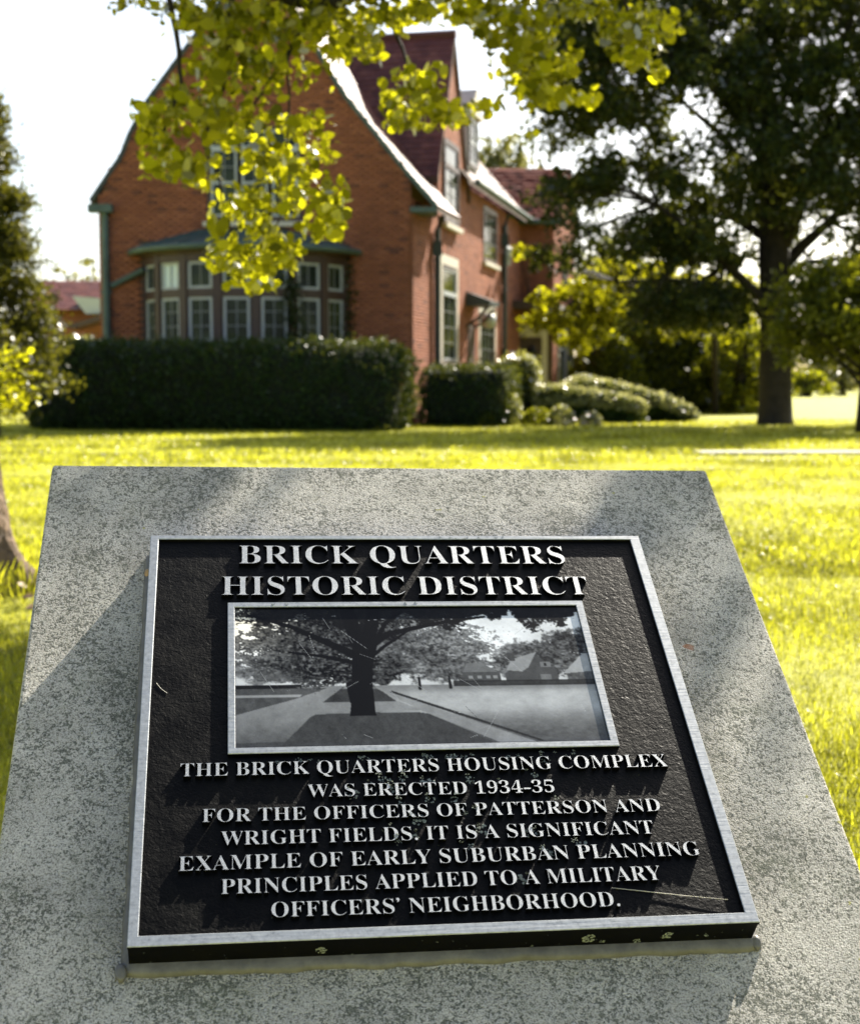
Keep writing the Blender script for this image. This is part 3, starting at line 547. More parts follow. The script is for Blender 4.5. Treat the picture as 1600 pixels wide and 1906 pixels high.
# -- printed black and white picture, painted cell by cell on a fine sheet
def fract(w, h, sx, sy, seed, octs=5, rough=.55):
    r = np.random.default_rng(seed); out = np.zeros((h, w)); amp = 1; tot = 0
    yy, xx = np.mgrid[0:h, 0:w]
    for o in range(octs):
        gx, gy = int(sx * 2 ** o) + 2, int(sy * 2 ** o) + 2
        g = r.random((gy + 1, gx + 1))
        x = xx / w * (gx - 1); y = yy / h * (gy - 1)
        x0 = x.astype(int); y0 = y.astype(int); fx = x - x0; fy = y - y0
        fx = fx * fx * (3 - 2 * fx); fy = fy * fy * (3 - 2 * fy)
        v = (g[y0, x0] * (1 - fx) + g[y0, x0 + 1] * fx) * (1 - fy) + (g[y0 + 1, x0] * (1 - fx) + g[y0 + 1, x0 + 1] * fx) * fy
        out += v * amp; tot += amp; amp *= rough
    return out / tot
def picture():
    w, h = 560, 230
    Y, X = np.mgrid[0:h, 0:w]; u = (X + .5) / w; v = (Y + .5) / h
    fine = fract(w, h, 60, 26, 1, 4, .8); med = fract(w, h, 14, 8, 2, 5, .65); leafn = fract(w, h, 34, 20, 3, 5, .75)
    wisp = fract(w, h, 22, 30, 4, 5, .7)
    lf = fract(w, h, 120, 80, 9, 2, .8); lf = (lf - lf.mean()) / lf.std() * .16 + .5
    def sm(a, b, x): t = np.clip((x - a) / (b - a), 0, 1); return t * t * (3 - 2 * t)
    def ell(cx, cy, rx, ry): return 1 - np.sqrt(((u - cx) / rx) ** 2 + ((v - cy) / ry) ** 2)
    img = .66 + .10 * (1 - v) + 0 * u
    img = img + .30 * sm(.30, 0, u) * sm(.5, .1, v)
    img = img + .12 * ell(.72, .28, .18, .3).clip(0, 1)
    def put(mask, val):
        nonlocal img
        mask = np.clip(mask, 0, 1); img = img * (1 - mask) + val * mask
    # far trees
    def crown(cx, cy, rx, ry, val, soft=.25, var=.16):
        k = ell(cx, cy, rx, ry) + (leafn - .5) * 1.1
        put(sm(0, soft, k), val + (lf - .5) * var * 2.2 + (fine - .5) * var + (leafn - .5) * .35 + (med - .5) * var)
    crown(.84, .42, .13, .16, .23); crown(.95, .36, .09, .22, .20); crown(.78, .44, .07, .12, .26)
    crown(.55, .40, .17, .20, .29, .3); crown(.48, .36, .12, .22, .24, .3); crown(.62, .46, .10, .12, .26); crown(.40, .48, .09, .12, .15)
    crown(.14, .48, .16, .10, .30)
    # houses
    def poly(pts, val, blur=0):
        inside = np.zeros((h, w), bool); n = len(pts); j = n - 1
        for i in range(n):
            xi, yi = pts[i]; xj, yj = pts[j]
            c = ((yi > v) != (yj > v)) & (u < (xj - xi) * (v - yi) / (yj - yi + 1e-9) + xi)
            inside ^= c; j = i
        put(inside.astype(float), val)
    poly([(.75, .57), (.75, .51), (.80, .47), (.85, .38), (.90, .49), (.90, .57)], .22 + (fine - .5) * .06)
    poly([(.755, .49), (.775, .41), (.852, .355), (.82, .47), (.80, .50)], .46 + (fine - .5) * .1)
    poly([(.765, .42), (.765, .36), (.785, .36), (.785, .42)], .20)
    poly([(.855, .43), (.855, .47), (.885, .47), (.885, .43)], .36); poly([(.866, .44), (.866, .46), (.874, .46), (.874, .44)], .1)
    poly([(.85, .52), (.85, .565), (.88, .565), (.88, .52)], .34)
    poly([(.62, .57), (.63, .50), (.64, .44), (.69, .44), (.735, .50), (.735, .57)], .22 + (fine - .5) * .12)
    poly([(.63, .50), (.645, .435), (.69, .435), (.73, .50)], .33 + (fine - .5) * .1)
    for a in (.645, .67, .695, .715): poly([(a, .525), (a, .55), (a + .012, .55), (a + .012, .525)], .42)
    poly([(.925, .57), (.93, .50), (.99, .37), (1.01, .37), (1.01, .57)], .24 + (fine - .5) * .3)
    poly([(.915, .52), (.985, .37), (1.01, .37), (1.01, .50)], .50 + (fine - .5) * .1)
    poly([(.06, .55), (.06, .47), (.09, .43), (.12, .47), (.125, .55)], .20 + (fine - .5) * .25)
    # ground
    g = .40 - .20 * sm(.72, 1, v) + .09 * (fract(w, h, 60, 60, 7, 4, .8) - .5)
    put((v > .585).astype(float), g)
    put(((v > .56) & (v < .600) & (u > .60)).astype(float) * .9, .10 + (fine - .5) * .1)
    put(((v > .575) & (v < .605) & (u < .18)).astype(float), .07 + (fine - .5) * .08)
    br = sm(.60, .66, v) * sm(.86, .72, v) * sm(.38, .52, u)
    img += .15 * br + .06 * sm(.62, 1, v) * sm(.3, .8, u) * sm(.2, .8, wisp)
    # path left and kerb right
    poly([(.285, .600), (.20, .83), (.135, .96), (0, .965), (0, .79), (.16, .68), (.255, .605)], .40 - .14 * sm(.75, 1, v) + (fine - .5) * .08)
    poly([(.0, .60), (.25, .60), (.16, .675), (0, .78)], .22 + (fine - .5) * .12)
    poly([(0, .645), (.18, .645), (.175, .660), (0, .662)], .45)
    poly([(.285, .61), (.235, .70), (.435, .70), (.39, .61)], .17 + (fine - .5) * .1)
    poly([(.225, .70), (.215, .765), (.505, .765), (.44, .70)], .40 - .14 * sm(.75, 1, v) + (fine - .5) * .08)
    poly([(.385, .61), (.50, .765), (.70, .99), (.80, .99), (.58, .79), (.41, .61)], .42 + (fine - .5) * .08)
    poly([(.42, .635), (.60, .80), (.815, .99), (.825, .985), (.61, .79), (.425, .625)], .12)
    poly([(.200, .80), (.215, .782), (.33, .775), (.49, .778), (.52, .79), (.58, .86), (.70, 1.01), (.11, 1.01)], .16 + (fine - .5) * .08 + .03 * v)
    # near foliage of the big tree: layered sprays, sky shows through
    def spray(cx, cy, rx, ry, val, dens=.0):
        k = ell(cx, cy, rx, ry) * .8 + (wisp - .5) * 1.3 + (leafn - .5) * .7 + (lf - .5) * .9 + dens
        put(sm(.04, .14, k), val + (lf - .5) * .5 + (wisp - .5) * .35)
    spray(.17, .26, .20, .18, .20, .0); spray(.12, .40, .14, .12, .22, -.05); spray(.16, .44, .14, .08, .20)
    spray(.27, .46, .13, .13, .09, .05); spray(.26, .30, .12, .16, .14, .1); spray(.10, .06, .14, .10, .10)
    spray(.40, .08, .12, .14, .10, .1); spray(.52, .10, .12, .12, .16); spray(.58, .22, .14, .10, .32)
    spray(.66, .32, .08, .07, .30); spray(.44, .22, .07, .07, .18); spray(.25, .10, .14, .10, .10)
    top = (1 - v / (.12 + .05 * np.sin(u * 23) + .03 * np.sin(u * 61))) + (leafn - .5) * 1.9 + (wisp - .5) * .8
    put(sm(-.05, .15, top) * sm(.0, .1, u), .055 + (fine - .5) * .07)
    # trunk and limbs
    def limb(p, r0, r1, val=.022):
        p = np.array(p); n = len(p) - 1; best = np.full((h, w), 9.); rr = np.zeros((h, w))
        for i in range(n):
            a, b = p[i], p[i + 1]; dx, dy = b[0] - a[0], (b[1] - a[1]) * .5
            t = np.clip(((u - a[0]) * dx + (v * .5 - a[1] * .5) * dy) / (dx * dx + dy * dy), 0, 1)
            d = np.hypot(u - a[0] - t * dx, v * .5 - a[1] * .5 - t * dy)
            r = r0 + (r1 - r0) * (i + t) / n; m = d / r < best; best = np.where(m, d / r, best)
        put(sm(1.15, .85, best), val + (fine - .5) * .03)
    poly([(.306, .795), (.376, .795), (.374, .60), (.380, .45), (.402, .27), (.330, .27), (.322, .45), (.318, .62)], .020)
    limb([(.352, .30), (.33, .12), (.315, -.05)], .026, .018); limb([(.365, .32), (.39, .12), (.405, -.05)], .024, .016)
    limb([(.38, .30), (.43, .21), (.50, .17), (.60, .12), (.72, .08)], .012, .004)
    limb([(.37, .40), (.42, .30), (.47, .22), (.50, .17)], .006, .003)
    limb([(.33, .36), (.25, .26), (.16, .15), (.05, .06)], .014, .004); limb([(.33, .42), (.24, .37), (.15, .34)], .008, .003)
    limb([(.40, .25), (.43, .12), (.48, .04)], .008, .004)
    for x0 in (.315, .32): limb([(x0, .70), (x0, .58)], .006, .012)
    for x0, a in ((.505, .615), (.59, .61)): limb([(x0, a), (x0, a - .08)], .0045, .003, .07)
    # soft optical blur of the old print, then a little grain
    for _ in range(1):
        q = np.pad(img, 1, mode='edge'); img = (q[:-2, 1:-1] + q[2:, 1:-1] + q[1:-1, :-2] + q[1:-1, 2:] + 2 * q[1:-1, 1:-1]) / 6
    img = img * (1 + .30 * (med - .5)) + (leafn - .5) * .05
    # scuffs and scratches in the coating
    def scratch(a, b, val, wd=.0012):
        dx, dy = b[0] - a[0], (b[1] - a[1]) * .5
        t = np.clip(((u - a[0]) * dx + (v - a[1]) * .5 * dy) / (dx * dx + dy * dy), 0, 1)
        d = np.hypot(u - a[0] - t * dx, (v - a[1]) * .5 - t * dy)
        put(sm(wd, wd * .3, d) * .8, val)
    r = random.Random(5)
    for a, b in (((.68, .18), (.80, .50)), ((.46, .52), (.56, .70)), ((.62, .55), (.78, .80)), ((.07, .48), (.105, .62)), ((.30, .18), (.37, .32)), ((.50, .65), (.55, .73)), ((.18, .27), (.21, .38)), ((.25, .08), (.27, .17)), ((.80, .22), (.85, .14)), ((.76, .62), (.66, .95)), ((.42, .62), (.44, .68))):
        scratch(a, b, .55, .0008)
    for k in range(20):
        a = (r.random(), r.random()); t = r.uniform(-.6, 1.4); l = r.uniform(.01, .06)
        scratch(a, (a[0] + l * math.cos(t), a[1] + l * 2 * math.sin(t)), r.choice((.5, .6, .08)), .0007)
    img = np.clip(img, .004, .92)
    img = np.clip(img + (np.random.default_rng(5).random((h, w)) - .5) * .03, .003, .95)
    lin = np.clip((img - .02) * 1.12, .002, 1) ** 1.85
    col = np.stack([lin * 1.0, lin * 1.02, lin * 1.04, np.ones_like(lin)], -1)
    warm = (sm(.28, .0, u) * sm(.5, 0, v))[..., None] * np.array([.06, .02, -.05, 0]); col = col * (1 + warm * 3)
    # sheet (h x w cells)
    x0, x1, y0, y1 = .1001, .5057, -.1233, -.3303
    gx = np.linspace(x0, x1, w + 1); gy = np.linspace(y0, y1, h + 1)
    XX, YY = np.meshgrid(gx, gy); Vv = np.stack([XX, YY, np.full_like(XX, -.0020)], -1).reshape(-1, 3)
    i = np.arange(h)[:, None] * (w + 1) + np.arange(w)[None, :]
    F = np.stack([i, i + w + 1, i + w + 2, i + 1], -1).reshape(-1, 4)
    o = np_mesh('printed_picture', Vv, 4, M['print'], faces=F); o.parent = pf
    # colour on the shared corners, so the print is smooth rather than in squares
    pad = np.pad(col, ((0, 1), (0, 1), (0, 0)), mode='edge')
    a = o.data.attributes.new('print', 'FLOAT_COLOR', 'POINT')
    a.data.foreach_set('color', pad.astype(np.float32).ravel())
    o['label'] = 'black and white photograph of a broad tree beside a street of houses'
picture()

# -- lettering: every letter is its own raised casting
def glyph_mesh(ch, depth=.0046, off=-.012):
    cu = bpy.data.curves.new('letter', 'CURVE'); cu.dimensions = '2D'; cu.fill_mode = 'BOTH'
    cu.resolution_u = 4; cu.extrude = 0.0
    if ch == '.': data = '60,60'
    adv, enc = GLYPHS[ch]
    for spl in enc.split('|'):
        pts = [list(map(int, q.split(','))) for q in spl.split(';')]
        s = cu.splines.new('BEZIER'); s.bezier_points.add(len(pts) - 1); s.use_cyclic_u = True
        for bp, q in zip(s.bezier_points, pts):
            if len(q) == 2: q = q * 3
            bp.handle_left_type = bp.handle_right_type = 'FREE'
            bp.handle_left = (q[0] / 1000, q[1] / 1000, 0); bp.co = (q[2] / 1000, q[3] / 1000, 0); bp.handle_right = (q[4] / 1000, q[5] / 1000, 0)
    cu.offset = off
    t = bpy.data.objects.new('letter', cu); COL.objects.link(t)
    dg = bpy.context.evaluated_depsgraph_get(); dg.update()
    me = bpy.data.meshes.new_from_object(t.evaluated_get(dg)); bpy.data.objects.remove(t); bpy.data.curves.remove(cu)
    me.materials.clear(); me.materials.append(M['silver']); me.materials.append(M['black_side'])
    if len(me.polygons) < 6: return glyph_mesh(ch, depth, off + .003)      # an outline that pinches shut is thinned less
    bm = bmesh.new(); bm.from_mesh(me)
    bmesh.ops.remove_doubles(bm, verts=bm.verts[:], dist=.0008)
    for f in bm.faces:
        if f.normal.z < 0: f.normal_flip()
    r = bmesh.ops.extrude_face_region(bm, geom=bm.faces[:])
    # top lifted in place: the extruded copy goes up, the original stays as the foot
    for vtx in [x for x in r['geom'] if isinstance(x, bmesh.types.BMVert)]: vtx.co.z += depth
    bmesh.ops.recalc_face_normals(bm, faces=bm.faces[:])
    bm.normal_update()
    ft = max(bm.faces, key=lambda f: f.calc_center_median().z)
    if ft.normal.z < 0:
        for f in bm.faces: f.normal_flip()
    for f in bm.faces: f.material_index = 0 if f.calc_center_median().z > depth * .9 else 1
    bm.to_mesh(me); bm.free()
    me.polygons.foreach_set('use_smooth', [False] * len(me.polygons))
    me.name = 'letter'
    return me
def punct(kind, depth=.0046):
    bm = bmesh.new()
    if kind == '.': c, rx, ry, hgt = (.12, .06), .065, .065, 0
    elif kind == "'": c, rx, ry, hgt = (.11, .58), .06, .07, 0
    if kind == '-':
        vs = [(.03, .20), (.34, .20), (.34, .275), (.03, .275)]
    elif kind == '.':
        vs = [(c[0] + rx * math.cos(a * math.pi / 8), c[1] + ry * math.sin(a * math.pi / 8)) for a in range(16)]
    else:
        vs = [(.06, .50), (.12, .52), (.165, .57), (.18, .63), (.15, .685), (.10, .70), (.055, .68), (.045, .63), (.07, .59), (.11, .585), (.10, .545)]
    f = bm.faces.new([bm.verts.new((x, y, 0)) for x, y in vs])
    r = bmesh.ops.extrude_face_region(bm, geom=[f])
    for vtx in [x for x in r['geom'] if isinstance(x, bmesh.types.BMVert)]: vtx.co.z += depth
    bmesh.ops.recalc_face_normals(bm, faces=bm.faces[:]); bm.normal_update()
    for f in bm.faces: f.material_index = 0 if f.normal.z > .5 else 1
    me = bpy.data.meshes.new('punctuation_mark'); bm.to_mesh(me); bm.free()
    me.materials.append(M['silver']); me.materials.append(M['black_side'])
    return me
GM = {}
PADV = {'.': 250, '-': 370, "'": 230}
LINES = [  # text, u-left, u-right, v-baseline left, v-baseline right, cap height
    ('BRICK QUARTERS', .1048, .5078, .0506, .0521, .0318),
    ('HISTORIC DISTRICT', .0845, .5262, .1036, .1058, .0312),
    ('THE BRICK QUARTERS HOUSING COMPLEX', .0438, .5624, .3665, .3679, .0170),
    ('WAS ERECTED 1934-35', .1739, .4330, .3963, .3982, .0160),
    ('FOR THE OFFICERS OF PATTERSON AND', .0664, .5417, .4240, .4258, .0162),
    ('WRIGHT FIELDS. IT IS A SIGNIFICANT', .0860, .5277, .4522, .4537, .0166),
    ('EXAMPLE OF EARLY SUBURBAN PLANNING', .0443, .5701, .4805, .4815, .0168),
    ('PRINCIPLES APPLIED TO A MILITARY', .0853, .5222, .5080, .5091, .0168),
    ("OFFICERS' NEIGHBORHOOD.", .1324, .4746, .5353, .5374, .0166),
]
for txt, ul, ur, vl, vr, cap in LINES:
    x = 0; pos = []
    for c in txt:
        if c == ' ': x += 270; continue
        pos.append((c, x)); x += PADV.get(c) or GLYPHS[c][0]
    last = txt[-1]
    first = 22
    right = x - 22
    sx = (ur - ul) / (right - first) * 1000; sy = cap / .678
    for c, px_ in pos:
        if c not in GM: GM[c] = punct(c) if c in PADV else glyph_mesh(c)
        o = bpy.data.objects.new('letter' if c.isalpha() else ('digit' if c.isdigit() else 'punctuation_mark'), GM[c])
        COL.objects.link(o); o.parent = plaque
        u = ul + (px_ - first) / 1000 * sx
        k = (u - ul) / (ur - ul)
        o.location = (u, -(vl + (vr - vl) * k), TF)
        o.scale = (sx, sy, 1)
        o.rotation_euler = (0, 0, -math.atan2(vr - vl, ur - ul) + random.uniform(-.004, .004))

# -- pale lichen crusts on the plate, dust and a stray hair
def lichen(name, spots, parent=None):
    mb = MB()
    for (u, v, t, r, n) in spots:
        for k in range(n):
            a = random.uniform(0, 6.28); d = r * math.sqrt(random.random()); q = r * random.uniform(.10, .30)
            cx, cy = u + d * math.cos(a), -v + d * math.sin(a) * .9
            b = [(cx + q * random.uniform(.6, 1.2) * math.cos(j * 1.047), cy + q * random.uniform(.6, 1.2) * math.sin(j * 1.047), t + .0001) for j in range(6)]
            mb.add(b + [(cx, cy, t + .0006)], [(j, (j + 1) % 6, 6) for j in range(6)])
    return local(mb, name, [M['lichen']], parent, 'stuff')
sp = []
for k in range(26): sp.append((random.uniform(.14, .50), random.uniform(.3405, .348), TF, random.uniform(.0015, .0045), 12))
for c in ((.255, .375), (.265, .385), (.275, .372), (.30, .379), (.345, .376), (.37, .383), (.238, .381), (.325, .401), (.335, .418), (.285, .425), (.25, .437), (.262, .452), (.35, .44), (.40, .445), (.44, .41), (.415, .47), (.38, .50), (.45, .462), (.30, .40), (.22, .39), (.43, .352), (.415, .372), (.27, .405), (.28, .445), (.335, .46)):
    sp.append((c[0], c[1], TF, random.uniform(.003, .008), 16))
    sp.append((c[0] + random.uniform(-.01, .01), c[1] - .004, .0006, random.uniform(.0015, .004), 10))
for k in range(60): sp.append((random.uniform(.02, .59), random.uniform(.01, .545), TF, random.uniform(.0003, .0008), 3))
for k in range(8): sp.append((random.uniform(.35, .44), random.uniform(.003, .006), 0, .0018, 8))
for c in ((.16, .1195), (.145, .1195), (.30, .1195), (.312, .118)): sp.append((c[0], c[1], .0006, .0022, 12))
lichen('lichen_patches', sp)
# on the plate's lower edge face (normal = -y)
mb = MB()
for (u, z, r, n) in [(.18, -.02, .005, 26), (.21, -.03, .002, 8), (.44, -.018, .0065, 34), (.455, -.024, .003, 10), (.385, -.028, .002, 6), (.49, -.026, .004, 14), (.52, -.018, .0055, 26), (.56, -.02, .003, 10), (.29, -.014, .0015, 5), (.34, -.03, .001, 4)] + [(random.uniform(.01, .6), random.uniform(-.033, -.008), random.uniform(.0004, .0012), 3) for _ in range(30)]:
    for k in range(n):
        a = random.uniform(0, 6.28); d = r * math.sqrt(random.random()); q = r * random.uniform(.12, .3)
        cx, cz = u + d * math.cos(a), z + d * math.sin(a)
        b = [(cx + q * math.cos(j * 1.047), -H_ + .0004, cz + q * math.sin(j * 1.047)) for j in range(6)]
        mb.add(b + [(cx, -H_ - .0002, cz)], [(j, (j + 1) % 6, 6) for j in range(6)])
local(mb, 'lichen_patches', [M['lichen']], None, 'stuff')
mb = MB()
mb.tube([(.47, -.514, TF + .001), (.50, -.519, TF + .0012), (.54, -.526, TF + .0015), (.585, -.533, TF + .002)], [.0002, .00035, .0003, .0002], 5)
mb.tube([(.015, -.235, TF + .0005), (.02, -.243, TF + .0005), (.027, -.25, TF + .0005)], .0003, 5)
local(mb, 'stray_fibre', [M['limestone']], None)

# ================================================================== BRICK HOUSE
YG = 33.0                                              # depth of the gable wall
SD = Vector((.230, .973, 0))                           # direction in which the side wall recedes
SN = Vector((.973, -.230, 0))                          # outward normal of the side wall
B0 = Vector((pw(765, 620, YG).x, YG, 0))
def S(L, z, out=0.0): return B0 + SD * L + SN * out + Vector((0, 0, z))
AX = pw(187, 560, YG).x
GX = Vector((1, 0, 0)); UP = Vector((0, 0, 1))
house = empty('brick_house', (-4, 36, 0), 'large red brick house with steep gable and bow window behind the long hedge', 'house')

# outline of the gable (x, z) in the plane of the wall, from the photograph's angles
def gp(px, py): q = pw(px, py, YG); return (q.x, q.z)
OUT_L = [gp(168, 374), gp(200, 326), gp(225, 290), gp(240, 250), gp(272, 190), gp(308, 140), gp(352, 80), gp(475, -88)]
OUT_R = [gp(475, -88), gp(580, 70), gp(607, 121), gp(645, 180), gp(695, 242), gp(745, 305), gp(814, 384)]
wall_poly = [(AX, 0), (AX, gp(0, 385)[1])] + [(x, z) for x, z in OUT_L[1:]] + [(x, z) for x, z in OUT_R[1:6]] + [(B0.x, gp(0, 340)[1]), (B0.x, 0)]

def inpoly(x, z, poly):
    ins = np.zeros(np.shape(x), bool); n = len(poly); j = n - 1
    for i in range(n):
        xi, zi = poly[i]; xj, zj = poly[j]
        c = ((zi > z) != (zj > z)) & (x < (xj - xi) * (z - zi) / (zj - zi + 1e-12) + xi)
        ins ^= c; j = i
    return ins
CUBEV = np.array([(0, 0, 0), (1, 0, 0), (1, 0, 1), (0, 0, 1), (0, 1, 0), (1, 1, 0), (1, 1, 1), (0, 1, 1)], float)  # y=1 is the outer face
CUBEF = np.array([(4, 5, 6, 7), (0, 4, 7, 3), (5, 1, 2, 6), (3, 7, 6, 2), (0, 1, 5, 4)])
def bricks(origin, ax, nrm, test, x0, x1, z0, z1, parent, name='bricks', bw=.225, bh=.075, gap=.011, depth=.03, mat='brick'):
    ax = np.array(ax); nrm = np.array(nrm); origin = np.array(origin)
    rows = int((z1 - z0) / bh); cols = int((x1 - x0) / bw) + 2
    i, j = np.meshgrid(np.arange(cols), np.arange(rows))
    x = x0 + i * bw - (j % 2) * bw / 2 - bw / 2; z = z0 + j * bh
    x = x.ravel(); z = z.ravel()
    a = np.clip(x + gap / 2, x0, x1); b = np.clip(x + bw - gap / 2, x0, x1)
    keep = (b - a > .03) & test((a + b) / 2, z + bh / 2)
    a, b, z = a[keep], b[keep], z[keep]; n = len(a)
    out = depth + rng.normal(0, .0025, n)
    u = a[:, None] + (b - a)[:, None] * CUBEV[None, :, 0]
    w = z[:, None] + gap / 2 + (bh - gap) * CUBEV[None, :, 2]
    o = CUBEV[None, :, 1] * out[:, None]
    P = origin + u[..., None] * ax + o[..., None] * nrm + w[..., None] * np.array((0, 0, 1.))
    F = (CUBEF[None] + (np.arange(n) * 8)[:, None, None]).reshape(-1, 4)
    r = np.clip(rng.normal(.5, .22, n), 0, 1); r = np.where(rng.random(n) < .05, 1, r * .9)
    return np_mesh(name, P.reshape(-1, 3), 4, M[mat], parent, 'stuff', rnd=np.repeat(r, 5), faces=F)
def rects_test(poly, rects):
    def t(x, z):
        k = inpoly(x, z, poly) if poly else np.ones(len(x), bool)
        for (a, b, c, d) in rects: k &= ~((x > a - .05) & (x < b + .05) & (z > c) & (z < d))
        return k
    return t

# ---- gable wall
TW = (gp(386, 0)[0], gp(556, 0)[0], pw(470, 412, YG).z, pw(470, 236, YG).z)        # triple window upstairs
BAYC, BAYR = pw(457, 560, YG).x, 2.50
BAY = (BAYC - 2.33, BAYC + 2.33, 0, pw(457, 448, YG).z)
mb = MB()
mb.prism([(x, YG, z) for x, z in wall_poly], (0, .3, 0))
gw = mb.build('wall', M['mortar'], house)
bricks((0, YG, 0), (1, 0, 0), (0, -1, 0), rects_test(wall_poly, [TW, BAY]), AX, B0.x + .0, 0, 11.2, gw)
# corner return, a buttress-like thickening of the right corner
GEAVE = gp(0, 372)[1]

# ---- windows
def window(parent, o, ax, nrm, w, h, cols=2, rows=4, sash=True, trans=0.0, surround=None, sill=None, frame_mat='white', pane_mat='glass', fw=.05, blind=None):
    """o = lower left corner on the wall face. One part 'window' (its casing) with sub-parts sash, pane, sill"""
    o, ax, nrm = Vector(o), Vector(ax).normalized(), Vector(nrm).normalized()
    mb = MB()
    c = .09
    def bar(x0, z0, x1, z1, d0, d1, m=mb): m.obox(o + ax * x0 + UP * z0 + nrm * d0, ax * (x1 - x0), UP * (z1 - z0), nrm * (d1 - d0))
    for (a, b, cc, d) in ((-c, -c, 0, h + c), (w, -c, w + c, h + c), (0, h, w, h + c), (0, -c, w, 0)): bar(a, b, cc, d, .0, .055)
    wi = mb.build('window', M['brown'], parent)
    fr = MB()
    zs = [(0, h)] if not trans else [(0, h - trans), (h - trans, h)]
    for k, (z0, z1) in enumerate(zs):
        for (a, b, cc, d) in ((0, z0, fw, z1), (w - fw, z0, w, z1), (fw, z1 - fw, w - fw, z1), (fw, z0, w - fw, z0 + fw)): bar(a, b, cc, d, .004, .045, fr)
    if sash: bar(fw, (h - trans) * .5 - .03, w - fw, (h - trans) * .5 + .03, .005, .04, fr)
    if trans: bar(0.002, h - trans - .06, w - .002, h - trans + .06, .0461, .06, fr)
    fr.build('sash_frame', M[frame_mat], wi)
    gb = MB()
    for i in range(1, cols):
        x = fw + (w - 2 * fw) * i / cols; bar(x - .011, fw, x + .011, h - trans - fw, .012, .030, gb)
    for j in range(1, rows):
        if sash and abs(j / rows - .5) < .01: continue
        z = fw + (h - trans - 2 * fw) * j / rows; bar(fw, z - .011, w - fw, z + .011, .013, .031, gb)
    if gb.v: gb.build('glazing_bars', M['glazing'], wi)
    for k, (z0, z1) in enumerate(zs):
        p = MB(); bar(.01, z0 + .01, w - .01, z1 - .01, .001, .012, p)
        p.build('pane', M[blind if (blind and k == len(zs) - 1) else pane_mat], wi)
    if surround:
        s = MB(); q = .20
        for (a, b, cc, d) in ((-c - q, -.12, -c - .004, h + c + .25), (w + c + .004, -.12, w + c + q, h + c + .25), (-c, h + c + .004, w + c, h + c + .25)): bar(a, b, cc, d, .0, .05, s)
        s.build('stone_surround', M['limestone'], wi, bevel=.006)
    if sill:
        s = MB(); bar(-c - .12, -c - .12, w + c + .12, -c - .004, 0, .14, s); s.build('sill', M['limestone'], wi, bevel=.01)
    return wi

# upstairs triple window with arched transoms
x0, x1, z0, z1 = TW
mb = MB(); mb.box(x0 - .02, YG - .02, z0 - .02, x1 + .02, YG - .001, z1 + .02)
mb.build('window_surround', M['brown'], house)
wd = (x1 - x0 - .28) / 3
for k in range(3):
    window(house, (x0 + .04 + k * (wd + .10), YG - .021, z0 + .10), GX, (0, -1, 0), wd, z1 - z0 - .18, 2, 4, True, trans=.42)
mb = MB(); mb.box(x0 - .15, YG - .18, z0 - .13, x1 + .15, YG + .02, z0 - .02); mb.build('sill', M['limestone'], house, bevel=.01)

# ---- bow window
zt = pw(457, 462, YG - 1).z; zs_ = pw(457, 640, YG - 1).z; zb = 0
PH = [R((k - 3.5) * 19.2) for k in range(8)]
BY = YG - 1.55 + BAYR                                  # centre of the arc
def bow(ph, r, z): return Vector((BAYC + r * math.sin(ph), BY - r * math.cos(ph), z))
# pixel heights -> metres on the bow's face
zTop, zTr1, zTr0, zLo1 = 3.86, 3.62, 3.03, 2.84
zLo0 = .95
mb = MB()                                              # brick base below the lights and timber panels
for k in range(7):
    a, b = PH[k], PH[k + 1]
    mb.prism([bow(a, BAYR, 0), bow(b, BAYR, 0), bow(b, BAYR - .25, 0), bow(a, BAYR - .25, 0)], (0, 0, zLo0 - .1))
bay = mb.build('bow_window', M['brick'], house)
bay.data.attributes.new('rnd', 'FLOAT', 'FACE').data.foreach_set('value', [.5] * len(bay.data.polygons))
mb = MB()
for nm, z0_, z1_, r0, r1 in (('sill', zLo0 - .1, zLo0, BAYR - .2, BAYR + .09), ('rail', zLo1, zTr0, BAYR - .1, BAYR + .03), ('head_rail', zTr1, zTop - .051, BAYR - .12, BAYR + .05), ('fascia', zTop - .05, zTop + .12, BAYR - .12, BAYR + .14)):
    mb = MB()
    for k in range(7):
        a, b = PH[k], PH[k + 1]
        mb.prism([bow(a, r1, z0_), bow(b, r1, z0_), bow(b, r0, z0_), bow(a, r0, z0_)], (0, 0, z1_ - z0_))
    mb.build(nm, M['brown'], bay)

